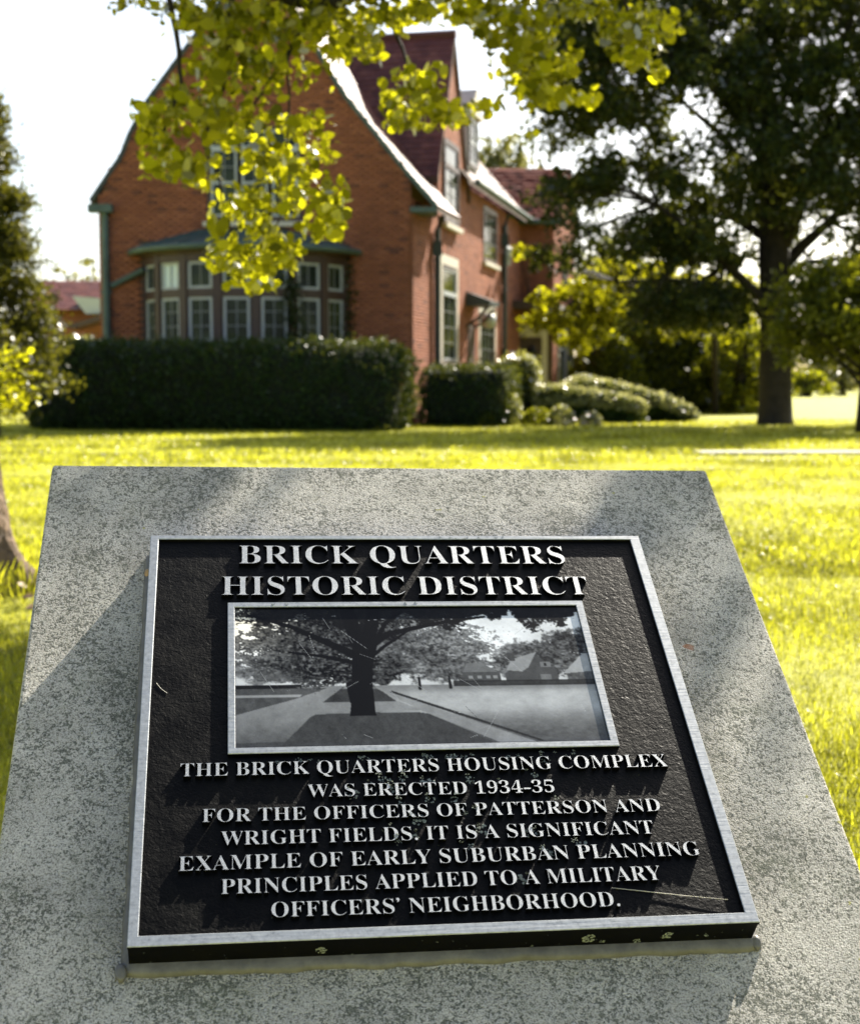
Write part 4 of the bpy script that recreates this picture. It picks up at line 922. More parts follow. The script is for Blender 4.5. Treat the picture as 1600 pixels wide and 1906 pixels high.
for k in range(8):
    mb = MB(); c = bow(PH[k], BAYR - .03, zLo0); t = Vector((math.cos(PH[k]), math.sin(PH[k]), 0)); nn = Vector((math.sin(PH[k]), -math.cos(PH[k]), 0))
    mb.obox(c - t * .10 - nn * .08, t * .20, nn * .16, UP * (zTop - zLo0 - .051))
    mb.build('post', M['brown'], bay, bevel=.01)
for k in range(7):
    a, b = bow(PH[k], BAYR - .04, 0), bow(PH[k + 1], BAYR - .04, 0)
    ax = (b - a).normalized(); nn = Vector((ax.y, -ax.x, 0))
    w = (b - a).length - .24
    o = a + ax * .12
    for (za, zb_, rows, cols, sash, pm) in ((zLo0 + .0, zLo1, 6, 2, True, 'glass'), (zTr0, zTr1, 1, 2, False, 'glass_pale' if k == 1 else 'glass')):
        fr = MB(); f = .055; hh = zb_ - za
        def bar(x0, z0, x1, z1, d0, d1, m): m.obox(o + UP * za + ax * x0 + UP * z0 + nn * d0, ax * (x1 - x0), UP * (z1 - z0), nn * (d1 - d0))
        for (p, q, r_, s_) in ((0, 0, f, hh), (w - f, 0, w, hh), (f, hh - f, w - f, hh), (f, 0, w - f, f)): bar(p, q, r_, s_, 0, .05, fr)
        if sash: bar(f, hh * .5 - .03, w - f, hh * .5 + .03, .002, .045, fr)
        sf = fr.build('sash' if sash else 'transom_light', M['white'], bay)
        gb = MB(); bar(w / 2 - .011, f, w / 2 + .011, hh - f, .012, .03, gb)
        for j in range(1, rows):
            if abs(j / rows - .5) > .01: bar(f, hh * j / rows - .010, w - f, hh * j / rows + .010, .013, .031, gb)
        gb.build('glazing_bars', M['glazing'], sf)
        gl = MB(); bar(.01, .01, w - .01, hh - .01, -.004, .010, gl); gl.build('pane', M[pm], sf)
# copper roof of the bow: a shallow half cone with standing seams and a thick rolled edge
mb = MB(); n = 28; A0 = R(76)
rim = [bow(-A0 + 2 * A0 * i / n, BAYR + .30, zTop + .12) for i in range(n + 1)]
top = [Vector((BAYC + (p.x - BAYC) * .34, YG + .02, zTop + .62)) for p in rim]
mb.add(rim + top, [(i, i + 1, n + 2 + i, n + 1 + i) for i in range(n)])
under = [bow(-A0 + 2 * A0 * i / n, BAYR + .30, zTop + .02) for i in range(n + 1)]
inn = [bow(-A0 + 2 * A0 * i / n, BAYR + .02, zTop + .06) for i in range(n + 1)]
mb.add(rim + under, [(i, n + 1 + i, n + 2 + i, i + 1) for i in range(n)])
mb.add(under + inn, [(i, n + 1 + i, n + 2 + i, i + 1) for i in range(n)])
for i in range(0, n + 1, 3): mb.tube([rim[i] + Vector((0, 0, .02)), top[i] + Vector((0, 0, .02))], .022, 5)
mb.tube([p + Vector((0, 0, -.05)) for p in rim], .075, 8)
rf = mb.build('copper_roof', M['teal'], bay)

# ---- downpipe with branch on the left of the gable
mb = MB(); px = pw(199, 500, YG).x
mb.tube([(px, YG - .10, gp(0, 392)[1]), (px, YG - .10, .05)], .085, 8)
dp = mb.build('downpipe', M['teal'], house)
mb = MB(); mb.tube([pw(207, 533, YG - .1), pw(232, 520, YG - .1), pw(268, 502, YG - .2)], .07, 8); mb.build('branch_pipe', M['teal'], dp)
mb = MB(); q = gp(178, 384); mb.box(q[0] - .12, YG - .28, q[1] - .16, q[0] + .42, YG + .02, q[1] + .02)
for z in (1.2, 3.0): mb.box(px - .12, YG - .12, z, px + .12, YG - .001, z + .06)
mb.build('hopper_head', M['teal'], dp)

# ---- roofs (tiles are real pieces)
def tiles(quad, parent, name='roof_tiles', tw=.20, th=.16, up=.03, mat='tile'):
    """quad: lower-left, lower-right, upper-right, upper-left (3d). Overlapping plain tiles in courses"""
    a, b, c, d = [np.array(q, float) for q in quad]
    H = (np.linalg.norm(d - a) + np.linalg.norm(c - b)) / 2; rows = max(1, int(H / th)); V = []; Rr = []
    nrm = np.cross(b - a, d - a); nrm /= np.linalg.norm(nrm)
    for r in range(rows):
        t0, t1 = r / rows, (r + 1.25) / rows
        l0, r0 = a + (d - a) * t0, b + (c - b) * t0; l1, r1 = a + (d - a) * min(t1, 1), b + (c - b) * min(t1, 1)
        n = max(1, int(np.linalg.norm(r0 - l0) / tw)); off = .5 * (r % 2)
        e = np.clip((np.arange(n + 2) - off) / n, 0, 1)
        g = .004 / max(.1, np.linalg.norm(r0 - l0))
        for k in range(n + 1):
            if e[k + 1] - e[k] < .2 / n: continue
            s0, s1 = e[k] + g, e[k + 1] - g; j = rng.uniform(.75, 1.25)
            p = [l0 + (r0 - l0) * s0, l0 + (r0 - l0) * s1, l1 + (r1 - l1) * s1, l1 + (r1 - l1) * s0]
            q = [p[0] + nrm * up * j, p[1] + nrm * up * j, p[2] + nrm * .008, p[3] + nrm * .008]
            V += [q[0], q[1], q[2], q[3], p[0], p[1], q[1], q[0]]
            z = float(np.clip(rng.normal(.5, .25), 0, 1)); Rr += [z, z]
    return np_mesh(name, np.array(V), 4, M[mat], parent, 'stuff', rnd=np.array(Rr))

RL = 15.2
roof = MB()
# under-roof: outline swept back along the side direction
def sweep(mbx, pts, L0, L1, th=.12, nback=None):
    for i in range(len(pts) - 1):
        (xa, za), (xb, zb_) = pts[i], pts[i + 1]
        p = [Vector((xa, YG, za)) + SD * L0, Vector((xb, YG, zb_)) + SD * L0]
        mbx.prism([p[0], p[1], p[1] - UP * th, p[0] - UP * th], SD * (L1 - L0))
sweep(roof, OUT_L, .02, 13.0); sweep(roof, OUT_R, .02, 2.5)
RR = [OUT_R[0], (B0.x - 1.9, 6.3 + 2.2 * (OUT_R[0][1] - 6.3) / (B0.x + .3 - OUT_R[0][0])), (B0.x + .30, 6.30)]
sweep(roof, RR, 5.0, RL)
main_roof = roof.build('roof', M['mortar'], house)
def strip(pts, L0, L1, parent):
    for i in range(len(pts) - 1):
        (xa, za), (xb, zb_) = pts[i], pts[i + 1]
        hi, lo = Vector((xa, YG, za)), Vector((xb, YG, zb_))
        tiles([lo + SD * L0, lo + SD * L1, hi + SD * L1, hi + SD * L0], parent)
strip(OUT_R, .0, 2.5, main_roof); strip(RR, 5.6, RL, main_roof)
for i in range(len(OUT_L) - 1):
    lo, hi = Vector((OUT_L[i][0], YG, OUT_L[i][1])), Vector((OUT_L[i + 1][0], YG, OUT_L[i + 1][1]))
    tiles([lo + SD * 3, lo, hi, hi + SD * 3], main_roof)
# raised verge coping along both rakes
def coping(pts, name, mat):
    mbx = MB()
    for i in range(len(pts) - 1):
        (xa, za), (xb, zb_) = pts[i], pts[i + 1]
        d = Vector((xb - xa, 0, zb_ - za)).normalized(); nn = Vector((-d.z, 0, d.x));
        if nn.z < 0: nn = -nn
        a, b = Vector((xa, YG - .07, za)), Vector((xb, YG - .07, zb_))
        mbx.prism([a - nn * .07, b - nn * .07, b + nn * .03, a + nn * .03], Vector((.0, .12, 0)))
    return mbx.build(name, M[mat], main_roof)
coping(OUT_R, 'verge_coping', 'teal'); coping(OUT_L, 'verge_coping', 'dark_pipe')  # left coping takes a darker material, its shade put into the colour
# eave gutter under the right kneeler and its hopper
mb = MB(); q = gp(795, 384)
mb.box(B0.x - .02, YG - .10, q[1] - .14, q[0] + .22, YG + .9, q[1] - .02)
mb.build('gutter', M['teal'], main_roof)

# ---- side wall
LSIDE = 15.0
side = MB(); side.prism([S(0, 0, -.001), S(LSIDE, 0, -.001), S(LSIDE, 6.25, -.001), S(0, 6.25 - 1.2, -.001)], SN * -.3)
sw = side.build('side_wall', M['mortar'], house)
W1 = (3.05, 4.75, 4.95, 7.05); W2 = (3.05, 4.75, 1.45, 3.95); W3 = (8.35, 10.4, 4.45, 6.0); W4 = (7.9, 10.1, 1.35, 3.0); DOOR = (6.2, 7.1, .2, 2.6)
side_poly = [(0, 0), (LSIDE, 0), (LSIDE, 6.25), (2.6, 6.25), (2.6, 5.2), (0, 5.2)]
bricks(tuple(B0), tuple(SD), tuple(SN), rects_test(side_poly, [W1, W2, W3, W4, DOOR]), 0.03, LSIDE, 0, 6.25, sw)
window(house, S(W2[0] + .1, W2[2] + .1, .0), SD, SN, 1.5, 2.3, 2, 4, False, trans=.62, surround=1, sill=1, frame_mat='white')
window(house, S(W3[0] + .1, W3[2] + .1, .0), SD, SN, 1.85, 1.4, 3, 3, False, sill=1, frame_mat='brown')
window(house, S(W4[0] + .1, W4[2] + .1, .0), SD, SN, 2.0, 1.45, 4, 3, False, surround=1, sill=1, frame_mat='brown')
# side door, its copper hood on brackets, and a white globe lamp
mb = MB(); mb.obox(S(DOOR[0], .2, .0), SD * .9, UP * 2.3, SN * .05); d = mb.build('door', M['brown'], house, bevel=.005)
mb = MB(); mb.obox(S(DOOR[0] + .75, 1.2, .05), SD * .05, UP * .12, SN * .05); mb.build('handle', M['iron'], d)
mb = MB()
mb.prism([S(5.95, 3.45, .0), S(5.95, 3.05, .0), S(5.95, 3.08, .7), S(5.95, 3.2, .7)], SD * 1.3)
hd = mb.build('door_hood', M['dark_pipe'], house)
for L in (6.05, 7.1):
    mb = MB(); mb.tube([S(L, 2.5, .03), S(L, 2.72, .35), S(L, 3.03, .62)], .045, 6); mb.build('bracket', M['brown'], hd)
mb = MB(); mb.tube([S(7.6, 2.75, 0), S(7.6, 2.75, .25)], .03, 6); lm = mb.build('wall_lamp', M['iron'], house)
bm = bmesh.new(); bmesh.ops.create_uvsphere(bm, u_segments=14, v_segments=10, radius=.21)
for v in bm.verts: v.co = v.co + S(7.6, 2.72, .35)
me = bpy.data.meshes.new('globe'); bm.to_mesh(me); bm.free(); me.materials.append(M['white']); me.polygons.foreach_set('use_smooth', [True] * len(me.polygons)); link('globe', me, lm)
for L, z in ((2.15, 5.0), (11.3, 6.1)):
    mb = MB(); mb.tube([S(L, z, .22), S(L, z - .35, .12), S(L, .1, .12)], .075, 8); mb.box(*(S(L, z - .95, .0) - Vector((.12, .12, 0))), *(S(L, z - .6, .24)))
    mb.build('downpipe', M['dark_pipe'], house)
mb = MB(); mb.tube([S(5.6, 6.28, .42), S(LSIDE, 6.28, .42)], .085, 8); mb.build('gutter', M['teal'], main_roof)

# ---- cross wing rising through the side eaves
LA, LB, LC, ZE, ZR = 2.5, 4.2, 5.9, 6.3, 9.75
cw = MB(); cw.prism([S(LA, 4.9, .02), S(LC, 4.9, .02), S(LC, ZE + .05, .02), S(LB, ZR - .1, .02), S(LA, ZE + .05, .02)], SN * -.3)
cwo = cw.build('cross_wing', M['mortar'], house)
cpoly = [(LA, 5.0), (LC, 5.0), (LC, ZE), (LB, ZR - .15), (LA, ZE)]
bricks(tuple(B0 + SN * .02), tuple(SD), tuple(SN), rects_test(cpoly, [W1]), LA, LC, 5.0, ZR, cwo)
bricks(tuple(B0 + SN * .02 + SD * LA), tuple(-SN), tuple(-SD), rects_test(None, []), 0, .28, 4.9, ZE, cwo)
window(house, S(W1[0] + .1, W1[2] + .1, .055), SD, SN, 1.5, 1.9, 2, 4, False, trans=.55, sill=1, frame_mat='brown')
mb = MB()
back = SN * -5.2
mb.prism([S(LA - .25, ZE - .35, .12), S(LB, ZR + .02, .12), S(LB, ZR - .15, .12), S(LA - .25, ZE - .5, .12)], back)
mb.prism([S(LC + .25, ZE - .35, .12), S(LB, ZR + .02, .12), S(LB, ZR - .15, .12), S(LC + .25, ZE - .5, .12)], back)
cr = mb.build('cross_roof', M['mortar'], house)
tiles([S(LA - .25, ZE - .33, .12) + back, S(LA - .25, ZE - .33, .12), S(LB, ZR + .04, .12), S(LB, ZR + .04, .12) + back], cr)
tiles([S(LC + .25, ZE - .33, .12), S(LC + .25, ZE - .33, .12) + back, S(LB, ZR + .04, .12) + back, S(LB, ZR + .04, .12)], cr)
mb = MB(); mb.tube([S(LB, ZR + .05, .14), S(LB, ZR + .05, .14) + back], .11, 6); mb.build('ridge_tiles', M['tile'], cr)

# ---- attic dormer on the lit rear slope
def rslope(L, k):   # point on the rear slope, k=0 at eave, 1 further up
    lo = Vector((RR[2][0], YG, RR[2][1])); hi = Vector((RR[1][0], YG, RR[1][1])); return lo.lerp(hi, k) + SD * L
d0 = rslope(6.6, .22)
mb = MB(); wv = Vector((.973, -.23, 0))
mb.obox(d0 + wv * .10, -wv * 1.9, SD * 1.5, UP * 1.45)
dm = mb.build('dormer', M['white'], house)
mb = MB(); mb.prism([d0 + wv * .25 - SD * .15 + UP * 1.45, d0 + wv * .25 + SD * .75 + UP * 2.2, d0 + wv * .25 + SD * 1.65 + UP * 1.45], -wv * 2.3); mb.build('roof', M['limestone'], dm)
window(dm, d0 + wv * .101 + SD * .25 + UP * .15, SD, wv, 1.0, 1.15, 2, 3, True)

# ---- far wing, facing front
FY = 47.3
fx0, fx1 = S(LSIDE - .5, 0).x - 3.2, pw(1028, 560, FY).x
zE2, zR2 = pw(1000, 413, FY).z, pw(1000, 311, FY + 2.2).z
fw_ = MB(); fw_.box(fx0, FY, 0, fx1, FY + .3, zE2)
fwo = fw_.build('far_wing', M['mortar'], house)
bricks((0, FY, 0), (1, 0, 0), (0, -1, 0), rects_test(None, []), S(13.2, 0).x, fx1, 0, zE2, fwo)
E0 = Vector((fx1, FY, 0)); EL = 5.2
fw2 = MB(); fw2.prism([E0, E0 + SD * EL, E0 + SD * EL + UP * zE2, E0 + SD * (EL / 2) + UP * zR2, E0 + UP * zE2], -SN * .3)
fwe = fw2.build('end_wall', M['mortar'], house)
epoly = [(0, 0), (EL, 0), (EL, zE2), (EL / 2, zR2), (0, zE2)]
EW = (1.3, 2.5, 1.0, 3.3); EW2 = (3.3, 4.5, 1.0, 3.3)
bricks(tuple(E0), tuple(SD), tuple(SN), rects_test(epoly, [EW, EW2]), 0, EL, 0, zR2, fwe)
for e in (EW, EW2):
    window(house, E0 + SD * e[0] + UP * e[2] + SN * .02, SD, SN, 1.2, 2.3, 2, 4, True, surround=1, sill=1)
window(house, E0 + SD * 1.9 + UP * 4.3 + SN * .02, SD, SN, 1.2, 1.4, 2, 4, True, sill=1)
mb = MB(); ev = .28
A, Bp = Vector((fx0 - 2.5, FY - ev, zE2)), Vector((fx1 + .25, FY - ev, zE2)); C_, D_ = Vector((fx1 + .25 + .23 * 2.6, FY + 2.6, zR2)), Vector((fx0 - 2.5, FY + 2.6, zR2))
mb.prism([A, Bp, Bp - UP * .14, A - UP * .14], (0, .05, 0)); mb.add([A, Bp, C_, D_], [(0, 1, 2, 3)])
Bk = Vector((fx1 + .25 + .23 * 5.5, FY + 5.5, zE2)); mb.add([Bk, Vector((fx0 - 2.5, FY + 5.5, zE2)), D_, C_], [(0, 1, 2, 3)])
fr = mb.build('far_roof', M['mortar'], house)
tiles([A + UP * .01, Bp + UP * .01, C_ + UP * .01, D_ + UP * .01], fr, tw=.24, th=.24, up=.045, mat='tile_shaded')
mb = MB(); mb.tube([A + Vector((0, -.08, -.03)), Bp + Vector((0, -.08, -.03))], .09, 8); mb.build('gutter', M['teal'], fr)
# recessed entrance porch in the angle: flat roof on a post, door with a pale stone frame, wall lantern
px0 = S(12.2, 0).x + .1
mb = MB(); mb.box(px0, FY - 1.5, 3.35, px0 + 1.5, FY - .035, 3.62); po = mb.build('porch', M['brown'], house, bevel=.02)
mb = MB(); mb.box(px0 + 1.3, FY - 1.4, 0, px0 + 1.45, FY - 1.25, 3.35); mb.build('post', M['brown'], po)
mb = MB(); dx = px0 + .25
mb.box(dx, FY - .08, .1, dx + .95, FY - .035, 2.5); ed = mb.build('front_door', M['brown'], house)
mb = MB(); mb.box(dx - .32, FY - .10, .1, dx - .01, FY - .036, 2.9); mb.box(dx + .96, FY - .10, .1, dx + 1.2, FY - .036, 2.9); mb.box(dx, FY - .10, 2.51, dx + .95, FY - .036, 2.9)
mb.build('stone_surround', M['limestone'], ed)
lp = pw(990, 660, FY - .2); mb = MB()
mb.box(lp.x - .12, lp.y - .05, lp.z - .22, lp.x + .12, lp.y + .16, lp.z + .16); mb.tube([(lp.x, lp.y, lp.z + .16), (lp.x, lp.y, lp.z + .3)], [.14, .02], 6)
mb.build('wall_lantern', M['iron'], house)
bl = MB(); p0 = pw(919, 455, 0.1 + S(11.4, 0).y)
mb = MB(); q0 = S(11.7, 4.6, .12); mb.tube([q0, q0 + UP * .5], [.10, .14], 8); mb.tube([q0 + UP * .5, q0 + UP * .62], [.16, .03], 8); mb.build('wall_lantern', M['white'], house)

# ivy climbing the bow window's sixth light and its right edge
def ivy(pts, rad, n, name='ivy'):
    P = []
    for k in range(n):
        i = random.random() * (len(pts) - 1); a = int(i); p = Vector(pts[a]).lerp(Vector(pts[min(a + 1, len(pts) - 1)]), i - a)
        P.append(p + Vector((random.gauss(0, rad), random.uniform(-.16, 0.02), random.gauss(0, .10))))
    return np.array([tuple(p) for p in P])
iv = empty('ivy', tuple(pw(555, 640, YG - 1.3)[:2]) + (0,), 'dark green ivy climbing the right hand posts of the bow window', 'climbing plant')
ph = PH[5]
pp = ivy([bow(ph - .02, BAYR + .12, .2), bow(ph, BAYR + .12, 2.2), bow(ph - .03, BAYR + .12, 3.25)], .12, 900)
pp2 = ivy([bow(PH[7], BAYR + .1, .2), bow(PH[7], BAYR + .1, 2.0), bow(PH[7], BAYR + .12, 3.8)], .07, 450)
leaf_cloud('leaves', np.concatenate([pp, pp2]), .085, M['leaf_ivy'], iv)
mb = MB(); mb.tube([bow(ph, BAYR + .09, 0), bow(ph + .02, BAYR + .09, 1.6), bow(ph, BAYR + .09, 3.1)], .012, 5); mb.build('stem', M['bark'], iv)

# ================================================================== NEIGHBOUR HOUSE, far left
nh = empty('neighbour_house', (-18.5, 78, 0), 'distant house with red roof and white gable end at the left edge', 'house')
YN = 78
def NP(px, py, dy=0): return pw(px, py, YN + dy)
mb = MB(); a, b = NP(60, 640), NP(235, 640); mb.box(a.x, YN + 1, 0, b.x, YN + 8, NP(100, 575).z); mb.build('wall', M['brick'], nh)
e1, e2, r1, r2 = NP(40, 578), NP(240, 578), NP(75, 524, 4), NP(240, 524, 4)
mb = MB(); mb.add([e1, e2, r2, r1], [(0, 1, 2, 3)]); mb.build('roof', M['mortar'], nh)
tiles([e1 + UP * .03, e2 + UP * .03, r2 + UP * .03, r1 + UP * .03], nh, tw=.35, th=.35, up=.06)
mb = MB(); p1, p2, p3, p4 = NP(134, 551, -1), NP(196, 556, -1), NP(196, 583, -1), NP(160, 584, -1)
mb.prism([p1, p2, p3, p4], (0, 2.0, -.0)); mb.build('porch_gable', M['white'], nh)
mb = MB(); mb.prism([NP(120, 607, -1.6), NP(200, 583, -1.6), NP(200, 592, -1.6), NP(135, 612, -1.6)], (0, 2.0, 0)); mb.build('porch_roof', M['brown'], nh)

# ================================================================== HEDGES
def hedge(name, label, boxes, core_r, leafmat_, size, dens, group=None, top_bump=.05, cat='hedge'):
    """boxes: list of (centre, half sizes, yaw). Rounded box core with leaves over its skin"""
    c0 = boxes[0][0]
    root = empty(name, (c0[0], c0[1], 0), label, cat, group)
    P = []; mb = MB()
    for (c, hs, yaw) in boxes:
        bm = bmesh.new(); bmesh.ops.create_cube(bm, size=2)
        bmesh.ops.subdivide_edges(bm, edges=bm.edges[:], cuts=9, use_grid_fill=True)
        rot = Matrix.Rotation(yaw, 3, 'Z')
        for v in bm.verts:
            q = v.co.copy(); r = core_r
            s = Vector([q[i] * hs[i] for i in range(3)])
            lim = Vector([max(0.001, hs[i] - r) for i in range(3)])
            cl = Vector([max(-lim[i], min(lim[i], s[i])) for i in range(3)]); d = s - cl
            if d.length > 1e-6: s = cl + d.normalized() * min(r, d.length)
            s *= 1 + .05 * mnoise.noise(s * 1.6 + Vector(c)) 
            v.co = rot @ (s * .95) + Vector(c)
        b = len(mb.v); mb.v += [tuple(v.co) for v in bm.verts]; bm.verts.index_update()
        for f in bm.faces: mb.f.append(tuple(b + v.index for v in f.verts)); mb.m.append(0)
        bm.free()
        A = 2 * (2 * hs[0] * 2 * hs[2] + 2 * hs[1] * 2 * hs[2] + 2 * hs[0] * 2 * hs[1]); n = int(A * dens)
        q = rng.uniform(-1, 1, (n, 3)); ar = np.array([hs[1] * hs[2], hs[0] * hs[2], hs[0] * hs[1]]); ax = rng.choice(3, n, p=ar / ar.sum())
        q[np.arange(n), ax] = np.sign(rng.uniform(-1, 1, n))
        s = q * np.array(hs); lim = np.maximum(.001, np.array(hs) - core_r); cl = np.clip(s, -lim, lim); d = s - cl
        L = np.linalg.norm(d, axis=1)[:, None]; s = np.where(L > 1e-6, cl + d / np.maximum(L, 1e-6) * np.minimum(core_r, L), s)
        # clumpy swelling
        k = np.array([mnoise.noise((x[0] * 2.2 + c[0], x[1] * 2.2 + c[1], x[2] * 2.2)) for x in s])
        s = s * (1 + .08 * k[:, None]) + rng.normal(0, .025, (n, 3)) + (d / np.maximum(L, 1e-6)) * rng.exponential(.035, n)[:, None]
        R3 = np.array(rot); s = s @ R3.T + np.array(c)
        P.append(s)
    mb.build('branches_or_core', M['hedge_core'], root, kind='stuff')  # solid dark core standing in for the shaded inside
    P = np.concatenate(P); P = P[P[:, 2] > .01]
    leaf_cloud('leaves', P, size, leafmat_, root)
    return root
YH = 29.2
xl, xr = pw(58, 720, YH).x, pw(758, 720, YH).x
ht = pw(400, 640, YH - .9).z
hedge('clipped_hedge', 'long dark clipped hedge under the bow window of the brick house',
      [(((xl + xr) / 2, YH + .35, ht / 2 - .03), ((xr - xl) / 2, 1.1, ht / 2 + .05), 0)], .55, M['leaf_hedge'], .075, 620)
hx0, hx1 = pw(806, 720, 31.5).x, pw(945, 720, 31.5).x
h2 = pw(880, 686, 31.5).z
hedge('clipped_hedge', 'shorter square clipped hedge right of the dark downpipe, lit along its top',
      [(((hx0 + hx1) / 2 + .15, 33.2, h2 / 2), ((hx1 - hx0) / 2 + .12, 1.6, h2 / 2), -.2)], .2, M['leaf_hedge'], .07, 560)
a = pw(965, 720, 35)
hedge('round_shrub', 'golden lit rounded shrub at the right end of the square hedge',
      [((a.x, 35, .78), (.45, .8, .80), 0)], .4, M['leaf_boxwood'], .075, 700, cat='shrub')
def mound(name, label, cx, cy, rx, ry, rz, z0, mat, n, size, lean=0, cat='shrub', group=None, arch=0, inner=True):
    root = empty(name, (cx, cy, 0), label, cat, group)
    d = rng.normal(size=(n, 3)); d /= np.linalg.norm(d, axis=1)[:, None]; d[:, 2] = np.abs(d[:, 2]) 
    r = 1 - np.abs(rng.normal(0, .10, n)) + .06 * np.array([mnoise.noise(Vector(x) * 3 + Vector((cx, cy, 0))) for x in d])
    P = d * r[:, None] * np.array([rx, ry, rz])
    P[:, 2] -= arch * np.maximum(0, P[:, 0] / rx) ** 2 * rz
    P += np.array([cx, cy, z0]) ; P[:, 0] += lean * (P[:, 2] - z0); P = P[P[:, 2] > .02]
    leaf_cloud('leaves', P, size, mat, root)
    if inner:
        bm = bmesh.new(); bmesh.ops.create_icosphere(bm, subdivisions=3, radius=1)
        for v in bm.verts:
            s = v.co * (.86 + .08 * mnoise.noise(v.co * 2)); z = s.z * rz - arch * max(0, s.x) ** 2 * rz
            v.co = Vector((cx + s.x * rx + lean * z, cy + s.y * ry, max(0.0, z0 + z)))
        me = bpy.data.meshes.new('branches_or_core'); bm.to_mesh(me); bm.free(); me.materials.append(M['hedge_core']); link('branches_or_core', me, root)  # solid dark core in place of the shaded inside
    else:
        mb = MB()
        for k in range(7):
            a = random.uniform(0, 6.28); mb.tube([(cx, cy, 0), (cx + rx * .3 * math.cos(a), cy + ry * .3 * math.sin(a), z0 * .6), (cx + rx * .6 * math.cos(a), cy + ry * .6 * math.sin(a), z0 + rz * .4)], [.02, .014, .006], 5)
        mb.build('branches_or_core', M['bark'], root)
    return root
# arching sunlit shrubs by the porch
def arch_shrub(label, pts, Y, thick, w, n, name='spreading_shrub'):
    """a broad shrub whose top follows pts (px,py): flat mantle of leaves over a dark hollow, on stems"""
    T = [pw(x, y, Y) for x, y in pts]
    root = empty(name, (sum(p.x for p in T) / len(T), Y, 0), label, 'shrub')
    P = []
    m = len(T)
    for k in range(n):
        i = random.random() * (m - 1); a = int(i); p = T[a].lerp(T[min(a + 1, m - 1)], i - a)
        v = random.uniform(-1, 1); th = math.exp(-random.random() * 2.2)
        P.append((p.x + random.gauss(0, .05), Y + v * w, max(.03, p.z - abs(v) ** 3 * .35 * p.z - (1 - th) * thick + random.gauss(0, .03))))
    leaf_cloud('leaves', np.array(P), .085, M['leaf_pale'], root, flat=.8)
    mb = MB()
    for k in range(9):
        p = T[int(k * (m - 1) / 8)]
        mb.tube([(p.x * .97, Y + random.uniform(-.3, .3), 0), (p.x, Y, p.z * .5), (p.x + random.uniform(-.1, .1), Y, p.z * .93)], [.035, .025, .01], 5)
    mb.build('stem', M['bark_dark'], root, kind='stuff')
    # inner leaves in the dark hedge colour, shade put into it
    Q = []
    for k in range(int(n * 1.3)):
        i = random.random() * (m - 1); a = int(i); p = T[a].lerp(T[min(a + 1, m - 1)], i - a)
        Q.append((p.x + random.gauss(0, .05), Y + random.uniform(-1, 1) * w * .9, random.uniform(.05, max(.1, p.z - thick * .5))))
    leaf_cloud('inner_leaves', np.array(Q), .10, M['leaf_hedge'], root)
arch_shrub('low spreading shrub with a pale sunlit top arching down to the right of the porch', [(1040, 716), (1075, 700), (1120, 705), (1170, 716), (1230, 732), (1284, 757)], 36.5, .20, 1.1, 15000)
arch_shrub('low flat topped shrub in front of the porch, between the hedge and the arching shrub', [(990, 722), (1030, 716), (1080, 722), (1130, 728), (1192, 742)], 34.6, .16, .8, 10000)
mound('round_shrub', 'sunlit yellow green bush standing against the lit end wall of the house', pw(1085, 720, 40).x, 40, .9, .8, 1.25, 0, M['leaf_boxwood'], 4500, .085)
# small plants in the bed
for i, (px, w_, h_, lab) in enumerate(((905, .30, .34, 'low leafy bedding plant at the foot of the square hedge'), (950, .3, .75, 'pale flowering stems beside the golden shrub'), (1000, .36, .40, 'dark low plant left of the bright leaved plant in the bed'), (1045, .34, .46, 'bright leaved plant before the flat topped shrub'), (1100, .25, .3, 'small pale plant at the right end of the bed'))):
    p = pw(px, 780, 31.8)
    mound('bedding_plant', lab, p.x, 31.8 + .2 * (i % 2), w_, .4, h_, .02, M['leaf_boxwood'] if i in (1, 3, 4) else M['leaf_back'], 700, .09, cat='plant', inner=False)

# ================================================================== TREES
def limb_path(p0, p1, sag=.0, n=6, wob=.12):
    p0, p1 = Vector(p0), Vector(p1); L = (p1 - p0).length; out = []
    for i in range(n + 1):
        t = i / n; p = p0.lerp(p1, t); k = math.sin(math.pi * t)
        out.append(p + Vector((random.gauss(0, wob) * L * .12 * k, random.gauss(0, wob) * L * .12 * k, sag * L * k + random.gauss(0, wob) * L * .06 * k)))
    return out
def tree(name, label, base, trunk, limbs, clumps, mat, size, per, bark='bark_dark', group=None, holes=None, flat=.3, cat='tree', clump_r=None, twigs=True):
    root = empty(name, (base[0], base[1], 0), label, cat, group)
    mb = MB(); mb.tube(trunk[0], trunk[1], 14, wob=.05); mb.build('trunk', M[bark], root, smooth=True)
    for pts, rad in limbs:
        m2 = MB(); m2.tube(pts, rad, 8, wob=.05); m2.build('limb', M[bark], root, smooth=True)
    P = []
    tw = MB()
    nodes = [Vector(p) for pts, r in limbs for p in pts[1:]] + [Vector(p) for p in trunk[0][-2:]]
    for c, r in clumps:
        n = max(12, int(per * r ** 2.2))
                # leaves sit on sprays inside a clump
        k = rng.integers(0, max(3, n // 14), n); cen = rng.normal(size=(max(3, n // 14), 3)) * np.array([1, 1, .6]) * r * .48
        q = cen[k] + rng.normal(size=(n, 3)) * r * .19
        P.append(q + np.array(c))
        if twigs and nodes:
            nb = min(nodes, key=lambda z: (z - Vector(c)).length)
            tw.tube([nb, nb.lerp(Vector(c), .5) + Vector((0, 0, .08 * r)), c], [.045 * max(.5, r), .03 * max(.5, r), .01], 4, cap=False)
    P = np.concatenate(P)
    leaf_cloud('crown', P, size, mat, root, flat=flat)
    if tw.v: tw.build('twigs', M[bark], root, kind='stuff')
    return root

